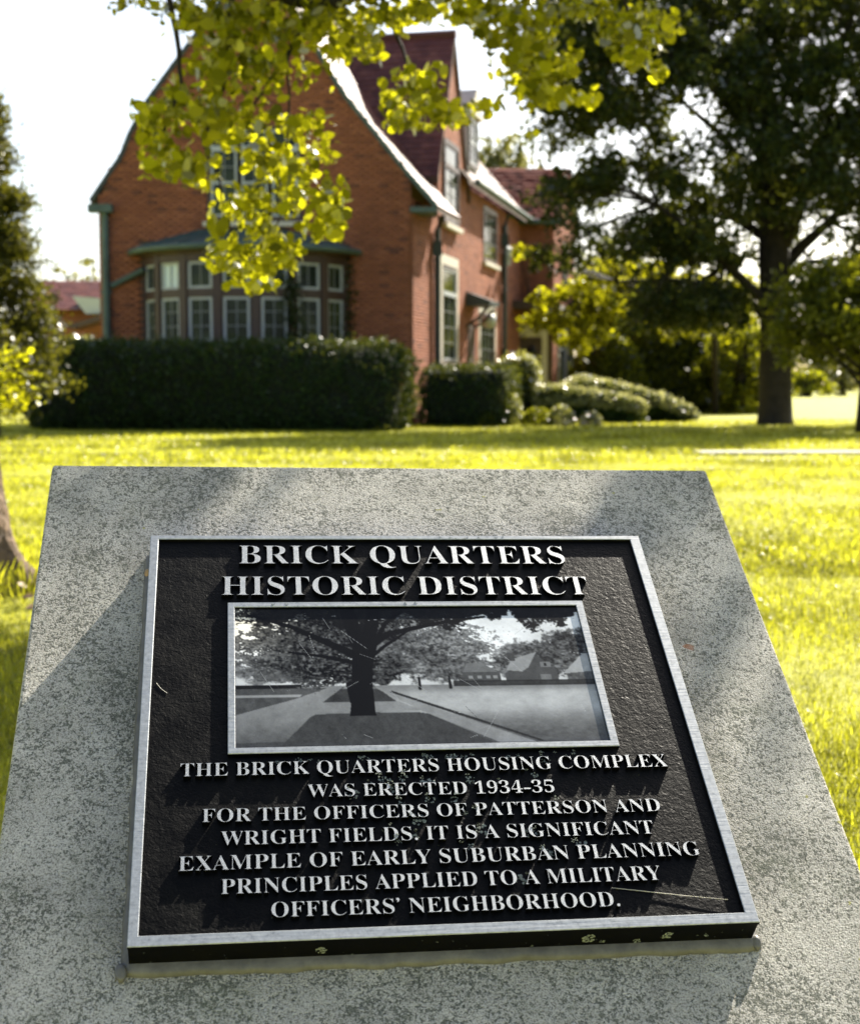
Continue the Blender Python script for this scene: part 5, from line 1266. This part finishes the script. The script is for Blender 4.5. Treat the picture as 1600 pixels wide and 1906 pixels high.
# ---- big dark tree on the right
YT = 33.0
def T3(px, py, dy=0): return pw(px, py, YT + dy)
trunk = ([T3(1441, 800), T3(1441, 782), T3(1442, 740), T3(1443, 600), T3(1440, 470), T3(1436, 380), T3(1430, 260), T3(1420, 120), T3(1412, 20)], [.50, .42, .385, .36, .345, .27, .19, .12, .06])
limbs = []
for pts, r0, r1 in (
    ([T3(1455, 500), T3(1490, 460, .3), T3(1540, 415, .8), T3(1610, 345, 1.5), T3(1680, 270, 2)], .17, .06),
    ([T3(1450, 470), T3(1475, 420, -.3), T3(1510, 330, -.8), T3(1540, 230, -1), T3(1560, 120, -1.2)], .17, .06),
    ([T3(1432, 570), T3(1405, 545, -.3), T3(1350, 490, -.8), T3(1290, 430, -1.4), T3(1220, 380, -2)], .14, .05),
    ([T3(1430, 600), T3(1395, 560, .3), T3(1330, 530, 1), T3(1240, 520, 1.6), T3(1150, 525, 2)], .11, .04),
    ([T3(1436, 400), T3(1400, 330, .6), T3(1340, 250, 1.2), T3(1270, 190, 2)], .14, .05),
    ([T3(1434, 330), T3(1380, 230, -1), T3(1300, 130, -1.6), T3(1220, 60, -2)], .12, .05),
    ([T3(1430, 280), T3(1460, 180, .5), T3(1490, 60, 1)], .10, .05),
    ([T3(1450, 520), T3(1500, 490, -.6), T3(1570, 480, -1.4), T3(1660, 490, -2)], .09, .04),
    ([T3(1434, 450), T3(1360, 400, 2), T3(1260, 330, 3), T3(1150, 300, 3.6), T3(1070, 300, 4)], .13, .04),
):
    limbs.append((pts, [r0 + (r1 - r0) * i / (len(pts) - 1) for i in range(len(pts))]))
HOLES = [(1345, 62, 22, 40), (1302, 196, 42, 34), (1145, 128, 14, 14), (1065, 300, 28, 22), (1500, 198, 20, 20), (1195, 380, 48, 40), (1120, 412, 34, 24), (1312, 318, 22, 20),
         (1272, 275, 22, 20), (1150, 262, 28, 16), (1570, 170, 26, 20), (1590, 105, 14, 26), (1360, 415, 30, 22), (1402, 440, 26, 20), (1482, 425, 18, 32), (1550, 430, 42, 44), (1404, 560, 16, 26), (1500, 60, 12, 22),
         (1190, 310, 22, 22), (1070, 385, 14, 24), (1225, 180, 8, 10), (1400, 290, 14, 10), (1535, 60, 14, 10), (1590, 300, 16, 24), (1240, 20, 14, 10), (1455, 95, 12, 10), (1380, 240, 10, 10), (1330, 250, 14, 10)]
def in_hole(p, pad=0):
    d = p - Vector((0, 0, CAM_H)); c, s = math.cos(PITCH), math.sin(PITCH)
    z = d.y * c - d.z * s; x = 800 + FPX * d.x / z; y = 953 - FPX * (d.y * s + d.z * c) / z
    for (hx, hy, rx, ry) in HOLES:
        if ((x - hx) / (rx + pad)) ** 2 + ((y - hy) / (ry + pad)) ** 2 < 1: return True
    return False
cl = []
def region(n, x0, x1, y0, y1, r0, r1, dy, test=None, pad=14):
    k = 0; tries = 0
    while k < n and tries < n * 30:
        tries += 1
        px, py = random.uniform(x0, x1), random.uniform(y0, y1)
        if test and not test(px, py): continue
        p = T3(px, py, random.uniform(-dy, dy * .6))
        if in_hole(p, pad): continue
        if 1375 < px < 1500 and py > 400: p = T3(px, py, random.uniform(1.0, 3.0))
        cl.append((tuple(p), random.uniform(r0, r1))); k += 1
left_edge = lambda px, py: px > (1010 if py < 110 else 1000 + (py - 110) * .10 + (40 if 380 < py < 450 else 0)) and not (py > 470 and px > 1500) 
region(400, 960, 1700, -25, 470, .42, .78, 3.2, left_edge)
region(34, 1150, 1650, -70, -20, .3, .5, 2.0, None)
region(20, 1060, 1420, 430, 490, .35, .6, 2.5, lambda x, y: y < 430 + (x - 1000) * .3)
region(12, 960, 1080, 455, 500, .25, .4, 1.2, None)
region(30, 1480, 1700, 540, 660, .4, .7, 2.0, None)
region(60, 1180, 1420, 540, 600, .35, .6, 2.5, None)
tree('shade_tree', 'big dark leaved shade tree with a thick straight trunk right of the house', (trunk[0][0].x, YT, 0), trunk, limbs, cl, M['leaf_oak'], .145, 600, flat=.2)
# its sunlit lowest spray, moved back onto an added tree to catch sun
spray = []
for (cx, cy, rx, ry, n) in ((1000, 575, 45, 38, 9), (1030, 545, 40, 20, 5), (1055, 600, 45, 30, 9), (1100, 585, 30, 30, 6), (1090, 625, 25, 18, 4), (960, 470, 25, 12, 3), (1130, 560, 50, 25, 6), (1220, 560, 60, 20, 10), (1200, 500, 80, 25, 9), (1280, 530, 50, 30, 9), (1150, 600, 50, 30, 8), (1340, 570, 40, 30, 8), (1120, 520, 60, 35, 12), (1230, 590, 60, 35, 9), (1300, 600, 60, 30, 7), (1070, 640, 30, 20, 4), (1380, 520, 30, 40, 6)):
    for k in range(n): spray.append((tuple(T3(cx + random.gauss(0, rx * .5), cy + random.gauss(0, ry * .5), 11 + random.uniform(-.8, .8))), random.uniform(.28, .46)))
b0 = T3(1140, 700, 3)
YS = 44.0
tb = pw(1330, 780, YS)
tree('added_spray_tree', 'added small tree carrying the sunlit yellow green lowest spray of the shade tree', (tb.x, YS + 2), ([(tb.x + .4, YS + 2, 0), (tb.x + .3, YS + 1.8, 2.5), (tb.x + .1, YS + 1.5, 4.6)], [.12, .09, .05]),
     [([(tb.x + .1, YS + 1.5, 4.4), (tb.x - .6, YS + 1, 4.2), tuple(pw(1180, 540, YS)), tuple(pw(1060, 570, YS)), tuple(pw(985, 560, YS))], [.05, .04, .03, .02, .01])], spray, M['leaf_near'], .17, 640, twigs=True)

# ---- trees behind
def bush_tree(label, px, py_top, Y, wpx, mat, n, size, base_py=None, name='background_tree', trunk_r=.18, low=.12, per=200, cr=None, group='trees beyond the house', squash=1.0):
    top = pw(px, py_top, Y); w = wpx / FPX * Y / 2; h = top.z
    cl = []
    for k in range(n):
        t = random.random() ** .8; z = h * (low + (1 - low) * t); a = random.uniform(0, 6.28)
        rr = w * math.sqrt(max(.03, 1 - ((z / h - .45) / .62) ** 2)) * math.sqrt(random.random())
        cl.append(((top.x + rr * math.cos(a), Y + rr * math.sin(a) * .7, z - .3), (cr or w * .30) * random.uniform(.7, 1.2)))
    tr = ([(top.x, Y, 0), (top.x + random.uniform(-.1, .1), Y, h * .4), (top.x + random.uniform(-.3, .3), Y, h * .85)], [trunk_r * 1.2, trunk_r, trunk_r * .3])
    lb = []
    for k in range(5):
        a = random.uniform(0, 6.28); z = h * random.uniform(.25, .6)
        lb.append((limb_path((top.x, Y, z), (top.x + w * .7 * math.cos(a), Y + w * .5 * math.sin(a), z + h * .22)), [trunk_r * .5 * (1 - i / 8) for i in range(7)]))
    return tree(name, label, (top.x, Y), tr, lb, cl, mat, size, per, group=group, twigs=False)
bush_tree('dark green tree mass directly left of the thick trunk, behind the arching shrub', 1290, 520, 51, 300, M['leaf_back'], 120, .20, per=260, cr=.75, low=.02)
bush_tree('dark tree behind the porch wing, right of the lit end wall', 1150, 470, 53, 240, M['leaf_back'], 110, .20, per=260, cr=.75, low=.02)
bush_tree('dense bush filling the gap beside the thick trunk', 1375, 600, 47, 130, M['leaf_back'], 60, .18, per=260, cr=.55, low=.02)
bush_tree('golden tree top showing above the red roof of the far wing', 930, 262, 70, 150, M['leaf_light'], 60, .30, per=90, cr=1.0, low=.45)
bush_tree('rounded tree at the right edge with a slim dark trunk', 1610, 470, 27, 330, M['leaf_back'], 90, .14, trunk_r=.10, low=.50, per=420, cr=.55)
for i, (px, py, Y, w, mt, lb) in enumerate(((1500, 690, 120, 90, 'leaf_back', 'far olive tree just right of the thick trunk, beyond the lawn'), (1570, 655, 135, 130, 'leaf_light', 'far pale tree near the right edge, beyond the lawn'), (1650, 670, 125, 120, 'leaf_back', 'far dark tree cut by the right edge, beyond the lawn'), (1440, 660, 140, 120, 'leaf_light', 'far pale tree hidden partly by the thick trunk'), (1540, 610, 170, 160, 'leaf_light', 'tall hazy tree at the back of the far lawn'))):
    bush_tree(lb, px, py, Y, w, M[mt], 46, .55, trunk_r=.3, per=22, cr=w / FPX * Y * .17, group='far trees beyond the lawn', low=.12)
mound('bush_thicket', 'dark green thicket filling the space under the trees left of the thick trunk', pw(1270, 720, 49).x, 49, 3.4, 1.2, 3.2, 0, M['leaf_back'], 15000, .17)
mound('bush_thicket', 'dark green thicket directly behind the pale arching shrub', pw(1130, 720, 48).x, 48, 1.5, 1.0, 2.7, 0, M['leaf_back'], 7000, .16)
# left side, beyond the hedge
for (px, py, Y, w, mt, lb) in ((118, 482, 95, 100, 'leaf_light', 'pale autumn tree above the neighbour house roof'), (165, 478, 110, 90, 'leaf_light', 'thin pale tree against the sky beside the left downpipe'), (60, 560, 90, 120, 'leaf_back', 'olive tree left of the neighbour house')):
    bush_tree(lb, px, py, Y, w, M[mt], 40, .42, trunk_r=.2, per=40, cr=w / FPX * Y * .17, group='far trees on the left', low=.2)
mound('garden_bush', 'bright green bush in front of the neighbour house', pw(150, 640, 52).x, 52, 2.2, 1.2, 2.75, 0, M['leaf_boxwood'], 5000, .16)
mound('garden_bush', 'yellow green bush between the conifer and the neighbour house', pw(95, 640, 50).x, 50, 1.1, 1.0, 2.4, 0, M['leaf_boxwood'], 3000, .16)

# ---- tall conifer at the left edge: drooping feathery sprays
YC = 24.5
cx = pw(-30, 500, YC).x
root = empty('conifer', (cx, YC, 0), 'tall feathery dark green conifer at the left edge behind the hedge', 'conifer')
mb = MB(); hC = pw(-20, 150, YC).z; mb.tube([(cx, YC, 0), (cx, YC, hC * .5), (cx, YC, hC)], [.22, .14, .03], 10); mb.build('trunk', M['bark_dark'], root)
P = []; tw = MB()
PRO = [(0, 1.40), (.1, 1.45), (.22, 1.25), (.42, 1.02), (.5, .90), (.62, .76), (.75, .60), (.87, .44), (1, .10)]
for k in range(210):
    t = random.random(); z = .45 + (hC - .45) * t; a = random.uniform(0, 6.28)
    w = np.interp(t, [p[0] for p in PRO], [p[1] for p in PRO]) * random.uniform(.75, 1.12)
    tip = Vector((cx + w * math.cos(a), YC + w * math.sin(a), z - .12 + .15 * w))
    st = Vector((cx, YC, z)); tw.tube([st, st.lerp(tip, .5) + Vector((0, 0, .06)), tip], [.03, .018, .006], 4, cap=False)
    m = 230
    s = rng.random(m) ** .6
    q = np.array(st)[None] * (1 - s[:, None]) + np.array(tip)[None] * s[:, None] + rng.normal(size=(m, 3)) * np.array([.10, .10, .11])
    P.append(q)
leaf_cloud('crown', np.concatenate(P), .085, M['leaf_conifer'], root, flat=0)
tw.build('twigs', M['bark_dark'], root, kind='stuff')

# ---- sapling with bright layered leaves at the left edge
YP = 11.0
root = empty('sapling', (pw(-60, 780, YP).x, YP, 0), 'sapling with bright layered green leaves reaching in at the left edge', 'sapling')
mb = MB(); sx = pw(-60, 700, YP).x
mb.tube([(sx, YP, 0), (sx + .03, YP, .5), (sx, YP, 1.3)], [.03, .022, .01], 6)
P = []
for (y, xe) in ((655, 66), (672, 40), (690, 74), (708, 30), (722, 62), (742, 66), (758, 30), (775, 24), (660, 20), (735, 20)):
    a, b = pw(-70, y + 10, YP), pw(xe, y, YP - .2); mb.tube([a, a.lerp(b, .5) + Vector((0, 0, .02)), b], [.008, .006, .003], 4)
    for k in range(52):
        t = random.random() ** .8; p = a.lerp(b, t); P.append((p.x + random.gauss(0, .035), p.y + random.gauss(0, .12), p.z + random.gauss(0, .022)))
mb.build('stem', M['bark'], root)
leaf_cloud('leaves', np.array(P), .052, M['leaf_near'], root, flat=1.2, shape='hex')

# ================================================================== NEAR TREE: trunk at the left edge, limbs over the view
YN_ = 6.15
bx = pw(-42, 1080, YN_).x
near = empty('leaning_tree', (bx, YN_, 0), 'near tree with flared trunk at the left edge and yellow green leaves hanging overhead', 'tree')
mb = MB()
ring = []
prof = [(-.05, .34), (.0, .30), (.05, .245), (.11, .20), (.22, .165), (.45, .132), (.9, .125), (1.6, .12), (2.4, .115), (3.2, .10)]
seg = 96
prof = [(z, float(np.interp(z, [p[0] for p in prof], [p[1] for p in prof]))) for z in list(np.linspace(-.05, .9, 46)) + list(np.linspace(.95, 3.2, 40))]
for i, (z, r) in enumerate(prof):
    for k in range(seg):
        a = 2 * math.pi * k / seg
        flare = max(0, 1 - z / .3)
        rr = r * (1 + .22 * flare * math.cos(a * 5 + .6) + .09 * mnoise.noise((math.cos(a) * 3, math.sin(a) * 3, z * 3)) + .16 * abs(mnoise.noise((math.cos(a) * 9, math.sin(a) * 9, z * 7))) - .05)
        mb.v.append((bx - .05 * z + rr * math.cos(a), YN_ + rr * math.sin(a), z))
for i in range(len(prof) - 1):
    for k in range(seg): k2 = (k + 1) % seg; mb.f.append((i * seg + k, i * seg + k2, (i + 1) * seg + k2, (i + 1) * seg + k)); mb.m.append(0)
mb.build('trunk', M['bark'], near, smooth=True)
def Q(px, py, Y=7.0): return pw(px, py, Y)
top = Vector((bx - .16, YN_, 3.15))
LIMBS = [
    ([top, Q(60, -170, 6.6), Q(300, -90, 7), Q(480, -30, 7.2), Q(590, 5, 7.2), Q(700, -20, 7.3), Q(880, -60, 7.4), Q(1100, -90, 7.4), Q(1350, -140, 7.3)], [.09, .075, .06, .05, .045, .035, .03, .022, .012]),
    ([Q(590, 5, 7.2), Q(560, 50, 7.1), Q(535, 110, 7), Q(500, 150, 6.9), Q(468, 205, 6.8)], [.022, .016, .012, .008, .005]),
    ([Q(535, 110, 7), Q(538, 200, 6.9), Q(530, 300, 6.8), Q(520, 400, 6.8), Q(500, 480, 6.8)], [.008, .006, .005, .004, .003]),
    ([Q(300, -90, 7), Q(330, 60, 7), Q(340, 160, 6.9), Q(300, 250, 6.8), Q(330, 340, 6.8)], [.02, .014, .01, .007, .004]),
    ([Q(430, -45, 7.2), Q(430, 80, 7.1), Q(410, 180, 7.1), Q(380, 260, 7), Q(420, 370, 6.9), Q(430, 470, 6.9)], [.02, .014, .010, .008, .005, .003]),
    ([Q(530, 300, 6.8), Q(580, 360, 6.7), Q(615, 420, 6.7)], [.005, .004, .002]),
    ([Q(700, -20, 7.3), Q(740, 60, 7.3), Q(770, 150, 7.2), Q(745, 230, 7.2)], [.014, .010, .006, .003]),
    ([Q(770, 150, 7.2), Q(830, 190, 7.2), Q(850, 220, 7.2)], [.006, .004, .002]),
    ([Q(880, -60, 7.4), Q(940, 40, 7.4), Q(985, 120, 7.3), Q(1070, 180, 7.3)], [.016, .012, .008, .003]),
    ([Q(1100, -90, 7.4), Q(1160, 0, 7.4), Q(1210, 80, 7.3), Q(1235, 120, 7.3)], [.014, .010, .006, .003]),
]
for pts, rad in LIMBS:
    P2 = []
    R2 = []
    for i in range(len(pts) - 1):
        for j in range(3):
            t = j / 3; P2.append(pts[i].lerp(pts[i + 1], t) + Vector((random.gauss(0, .008), random.gauss(0, .01), random.gauss(0, .008))) * (1 if (i or j) else 0)); R2.append(rad[i] + (rad[i + 1] - rad[i]) * t)
    P2.append(pts[-1]); R2.append(rad[-1])
    m2 = MB(); m2.tube(P2, R2, 7); m2.build('limb', M['bark_dark'], near, smooth=True)
# leaf clusters (centre, spread in the view's px, count, depth)
CLUST = [
    (250, 5, 45, 14, 22, 7.0), (350, 25, 45, 35, 80, 7.0), (420, 40, 60, 40, 150, 7.1), (500, 50, 60, 45, 170, 7.1), (590, 40, 60, 38, 170, 7.2), (660, 40, 50, 42, 120, 7.2), (470, 130, 60, 45, 150, 7.0),
    (400, 130, 45, 45, 120, 7.0), (395, 210, 50, 40, 100, 6.9), (320, 200, 36, 42, 80, 6.9), (275, 225, 26, 30, 45, 6.8), (310, 300, 34, 30, 60, 6.8), (290, 270, 26, 26, 36, 6.8), (370, 310, 40, 26, 60, 6.8),
    (450, 230, 55, 28, 70, 6.9), (560, 240, 45, 26, 50, 6.9), (480, 290, 40, 26, 36, 6.9), (600, 290, 28, 22, 34, 6.8), (585, 130, 40, 30, 24, 7.1), (640, 90, 34, 18, 34, 7.2), (700, 100, 20, 16, 14, 7.2),
    (520, 310, 32, 30, 50, 6.8), (560, 335, 36, 32, 60, 6.8), (610, 380, 26, 32, 60, 6.7), (625, 420, 15, 22, 26, 6.7), (590, 430, 26, 16, 24, 6.7), (480, 370, 30, 20, 36, 6.8), (480, 410, 24, 22, 46, 6.8), (540, 380, 22, 20, 20, 6.8),
    (415, 470, 26, 24, 50, 6.8), (450, 500, 32, 24, 56, 6.8), (500, 470, 30, 32, 80, 6.8), (535, 470, 22, 24, 36, 6.8), (490, 530, 20, 14, 22, 6.8), (400, 420, 18, 18, 10, 6.8), (430, 380, 30, 25, 22, 6.9), (370, 340, 26, 16, 16, 6.9),
    (735, 30, 36, 26, 60, 7.3), (790, 20, 40, 22, 46, 7.3), (780, 150, 34, 26, 60, 7.2), (745, 215, 26, 22, 48, 7.2), (800, 195, 36, 20, 60, 7.2), (840, 215, 22, 18, 40, 7.2), (725, 185, 18, 22, 24, 7.2), (780, 235, 26, 8, 16, 7.2),
    (870, 20, 40, 26, 70, 7.3), (930, 30, 50, 38, 110, 7.4), (990, 50, 45, 45, 120, 7.4), (960, 110, 36, 36, 80, 7.4), (1010, 130, 40, 40, 110, 7.3), (1000, 180, 42, 20, 60, 7.3), (1060, 180, 34, 14, 42, 7.3), (1105, 185, 14, 10, 14, 7.3), (1050, 120, 30, 30, 50, 7.3),
    (905, 65, 20, 25, 26, 7.4), (1080, 20, 50, 24, 60, 7.4), (1150, 40, 40, 36, 80, 7.4), (1200, 60, 36, 36, 90, 7.3), (1240, 45, 20, 20, 26, 7.3), (1180, 110, 26, 18, 30, 7.3), (1225, 130, 18, 13, 22, 7.3), (1160, 90, 24, 20, 30, 7.3), (920, 195, 26, 14, 12, 7.3), (880, 200, 18, 12, 8, 7.2), (985, 250, 16, 6, 4, 7.2),
    # the canopy goes on above and beside the frame
    (300, -90, 170, 55, 420, 7.1), (640, -90, 200, 50, 480, 7.3), (1000, -90, 200, 50, 420, 7.4), (1300, -90, 120, 50, 160, 7.4), (100, -110, 120, 60, 200, 6.8),
]
P = []
for (cx_, cy_, rx, ry, n, Y) in CLUST:
    for k in range(int(n * 1.45)):
        px = cx_ + max(-1.35, min(1.35, random.gauss(0, .62))) * rx; py = cy_ + max(-1.35, min(1.35, random.gauss(0, .62))) * ry
        P.append(tuple(pw(px, py, Y + random.gauss(0, .28))))
P = np.array(P)
# unseen crown leaves placed above the frame to shade the upper sprays
U = np.stack([rng.uniform(-3.4, 2.9, 36000), rng.uniform(7.7, 9.2, 36000), rng.uniform(3.75, 5.3, 36000)], 1)
ku = np.array([mnoise.noise((q[0] * .9, q[1] * .8, 4.0)) > -.32 + max(0, q[0] - 1.6) * .35 for q in U])
U = U[ku]
# unseen leaf clusters added toward the sun to dapple the marker
E2 = []
sunv = np.array(to_sun)
for (u, v, r, n) in ((.69, -.11, .05, 34), (.73, .06, .03, 10), (-.05, -.13, .06, 26), (.08, -.15, .04, 8), (.71, .28, .02, 4)):
    c = np.array(pl(u, v, TS)) + sunv * 4.0
    E2.append(c + np.array(PU) * rng.normal(size=(n, 1)) * r + np.array(PN) * rng.normal(size=(n, 1)) * .010 + sunv * rng.uniform(-.3, .4, (n, 1)))
leaf_cloud('unseen_upper_crown', U, .11, M['leaf_near'], near, flat=.3, shape='quad')
leaf_cloud('unseen_dapple_leaves', np.concatenate(E2), .05, M['leaf_near'], near, flat=.3, shape='hex')
m2 = MB(); m2.tube([tuple(pw(1350, -140, 7.3)), (2.3, 6.0, 3.9), tuple(pl(.69, -.12, TS + .03) + to_sun * 4.1), tuple(pl(.0, -.15, TS + .03) + to_sun * 4.1)], [.02, .012, .005, .002], 6); m2.build('limb', M['bark_dark'], near, smooth=True)  # added unseen limb reaching out to the dapple leaves
vis = np.arange(len(P)) < sum(int(c[4] * 1.45) for c in CLUST)
# the hanging leaves: the 300 that show largest are parts of their own, the rest one mass
bright = [i for i in range(len(P)) if vis[i]]
cand = []
for i in bright:
    d = P[i] - np.array([0, 0, CAM_H]); c, s = math.cos(PITCH), math.sin(PITCH); z = d[1] * c - d[2] * s
    x = 800 + FPX * d[0] / z; y = 953 - FPX * (d[1] * s + d[2] * c) / z
    if y > 330 and 360 < x < 660: cand.append(i)
random.shuffle(cand); cand = cand[:290]
mask = np.ones(len(P), bool); mask[cand] = False
leaf_cloud('crown', P[mask], .051, M['leaf_near'], near, flat=0, shape='hex', jitter=.5)
LM = []
for j in range(6):
    c = [(-1, 0), (-.6, -.62), (.1, -.74), (.72, -.42), (1.08, 0), (.72, .42), (.1, .74), (-.6, .62)]
    me = bpy.data.meshes.new('leaf')
    me.from_pydata([(x * .028, y * .028, .006 * abs(y) + .004 * x * x) for x, y in c] + [(0, 0, 0)], [], [(k, (k + 1) % 8, 8) for k in range(8)])
    me.materials.append(M['leaf_near']); me.attributes.new('rnd', 'FLOAT', 'FACE').data.foreach_set('value', [random.uniform(.3, 1)] * 8)
    LM.append(me)
for i in cand:
    o = bpy.data.objects.new('leaf', LM[random.randrange(6)]); COL.objects.link(o); o.parent = near
    o.location = Vector(P[i]) - near.location
    o.rotation_euler = (random.uniform(0, 6.28), random.uniform(0, 6.28), random.uniform(0, 6.28)); k = random.uniform(.75, 1.25); o.scale = (k, k, k)

# ================================================================== GRASS
def blades(n, ymin, ymax, half, hmin, hmax, wmul, power=1.0):
    y = (ymin ** (1 / power) + (ymax ** (1 / power) - ymin ** (1 / power)) * rng.random(n)) ** power
    x = rng.uniform(-1, 1, n) * half * y
    g = np.array([.05 * mnoise.noise((a * .12, b * .12, 0)) * min(1, max(0, (abs(a) + b - 4) / 10)) for a, b in zip(x, y)]) - .015
    h = rng.uniform(hmin, hmax, n) * (1 + .35 * np.sin(x * 1.3 + y * .7) * np.sin(y * 1.9)); w = h * wmul * rng.uniform(.7, 1.3, n)
    a = rng.uniform(0, 2 * np.pi, n); dx, dy = np.cos(a), np.sin(a); l = rng.uniform(.2, 1.5, n); b = a + rng.normal(np.pi / 2, .5, n)
    lx, ly = np.cos(b) * l, np.sin(b) * l
    def V(s, t, k): return np.stack([x + dx * s * w + lx * h * k, y + dy * s * w + ly * h * k, g + h * t * (1 - .25 * l * t)], -1)
    v0, v1, v2, v3, v4 = V(-.5, 0, 0), V(.5, 0, 0), V(.38, .55, .25), V(-.38, .55, .25), V(.06, 1, .75)
    v5 = V(-.06, .98, .74)
    P = np.stack([v0, v1, v2, v3, v4, v5], 1).reshape(-1, 3)
    base = (np.arange(n) * 6)[:, None]
    F = np.stack([base + np.array([0, 1, 2, 3]), base + np.array([3, 2, 4, 5])], 1).reshape(-1, 4)
    return P, F, np.repeat(rng.random(n), 2)
Ps, Fs, Rs = [], [], []
off = 0
for args in ((230000, 1.3, 7.0, .42, .018, .048, .10, 1.3), (150000, 6.5, 17, .42, .025, .06, .15, 1.4), (100000, 16, 38, .42, .04, .075, .26, 1.5)):
    P, F, r = blades(*args)
    # no grass through the marker
    c = P.reshape(-1, 6, 3)[:, 0]
    du = (c[:, 0] - PT.x) * PU.x + (c[:, 1] - PT.y) * PU.y
    dv = -(c[:, 0] - PT.x) * PU.y + (c[:, 1] - PT.y) * PU.x
    ok = ~((du > -.13) & (du < .75) & (dv < .14) & (dv > -.8)) & ~((c[:, 1] > 18.25) & (c[:, 1] < 19.15) & (c[:, 0] > 3.6) & (rng.random(len(c)) < .93))
    idx = np.nonzero(ok)[0]
    P = P.reshape(-1, 6, 3)[idx].reshape(-1, 3); m = len(idx)
    base = (np.arange(m) * 6)[:, None]; F = np.stack([base + np.array([0, 1, 2, 3]), base + np.array([3, 2, 4, 5])], 1).reshape(-1, 4)
    r = r.reshape(-1, 2)[idx].ravel()
    Ps.append(P); Fs.append(F + off); Rs.append(r); off += len(P)
gr = np_mesh('grass', np.concatenate(Ps), 4, M['grass'], None, 'stuff', rnd=np.concatenate(Rs), faces=np.concatenate(Fs))
tag(gr, 'short sunlit yellow green grass covering the lawn', 'grass')
# taller tufts and fallen leaves round the near trunk
tf = MB()
for k in range(420):
    a = random.uniform(0, 6.28); r = random.uniform(.20, .62); x, y = bx + r * math.cos(a), YN_ + r * math.sin(a); h = random.uniform(.07, .17); b = random.uniform(0, 6.28); w = .006
    l = random.uniform(.02, .09)
    tf.add([(x - w * math.sin(b), y + w * math.cos(b), 0), (x + w * math.sin(b), y - w * math.cos(b), 0), (x + l * .4 * math.cos(b) + w * .8 * math.sin(b), y + l * .4 * math.sin(b), h * .6), (x + l * math.cos(b), y + l * math.sin(b), h)], [(0, 1, 2, 3)])
to = tf.build('grass_tuft', M['grass'], None, kind='stuff', fix=False)
to.data.attributes.new('rnd', 'FLOAT', 'FACE').data.foreach_set('value', [random.random() for _ in to.data.polygons])
tag(to, 'taller grass growing round the foot of the near trunk', 'grass')
fl = np.array([(bx + random.gauss(.25, .45), YN_ + random.gauss(-.4, .7), random.uniform(.015, .05)) for _ in range(70)])
M['dead_leaf'] = leafmat('fallen_leaf', (.18, .10, .05), (.40, .28, .16), (.2, .1, .03), .3, .05, .5)
fo = leaf_cloud('fallen_leaves', fl, .055, M['dead_leaf'], None, flat=3, shape='hex'); tag(fo, 'dry fallen leaves scattered in the grass by the near trunk', 'leaves')
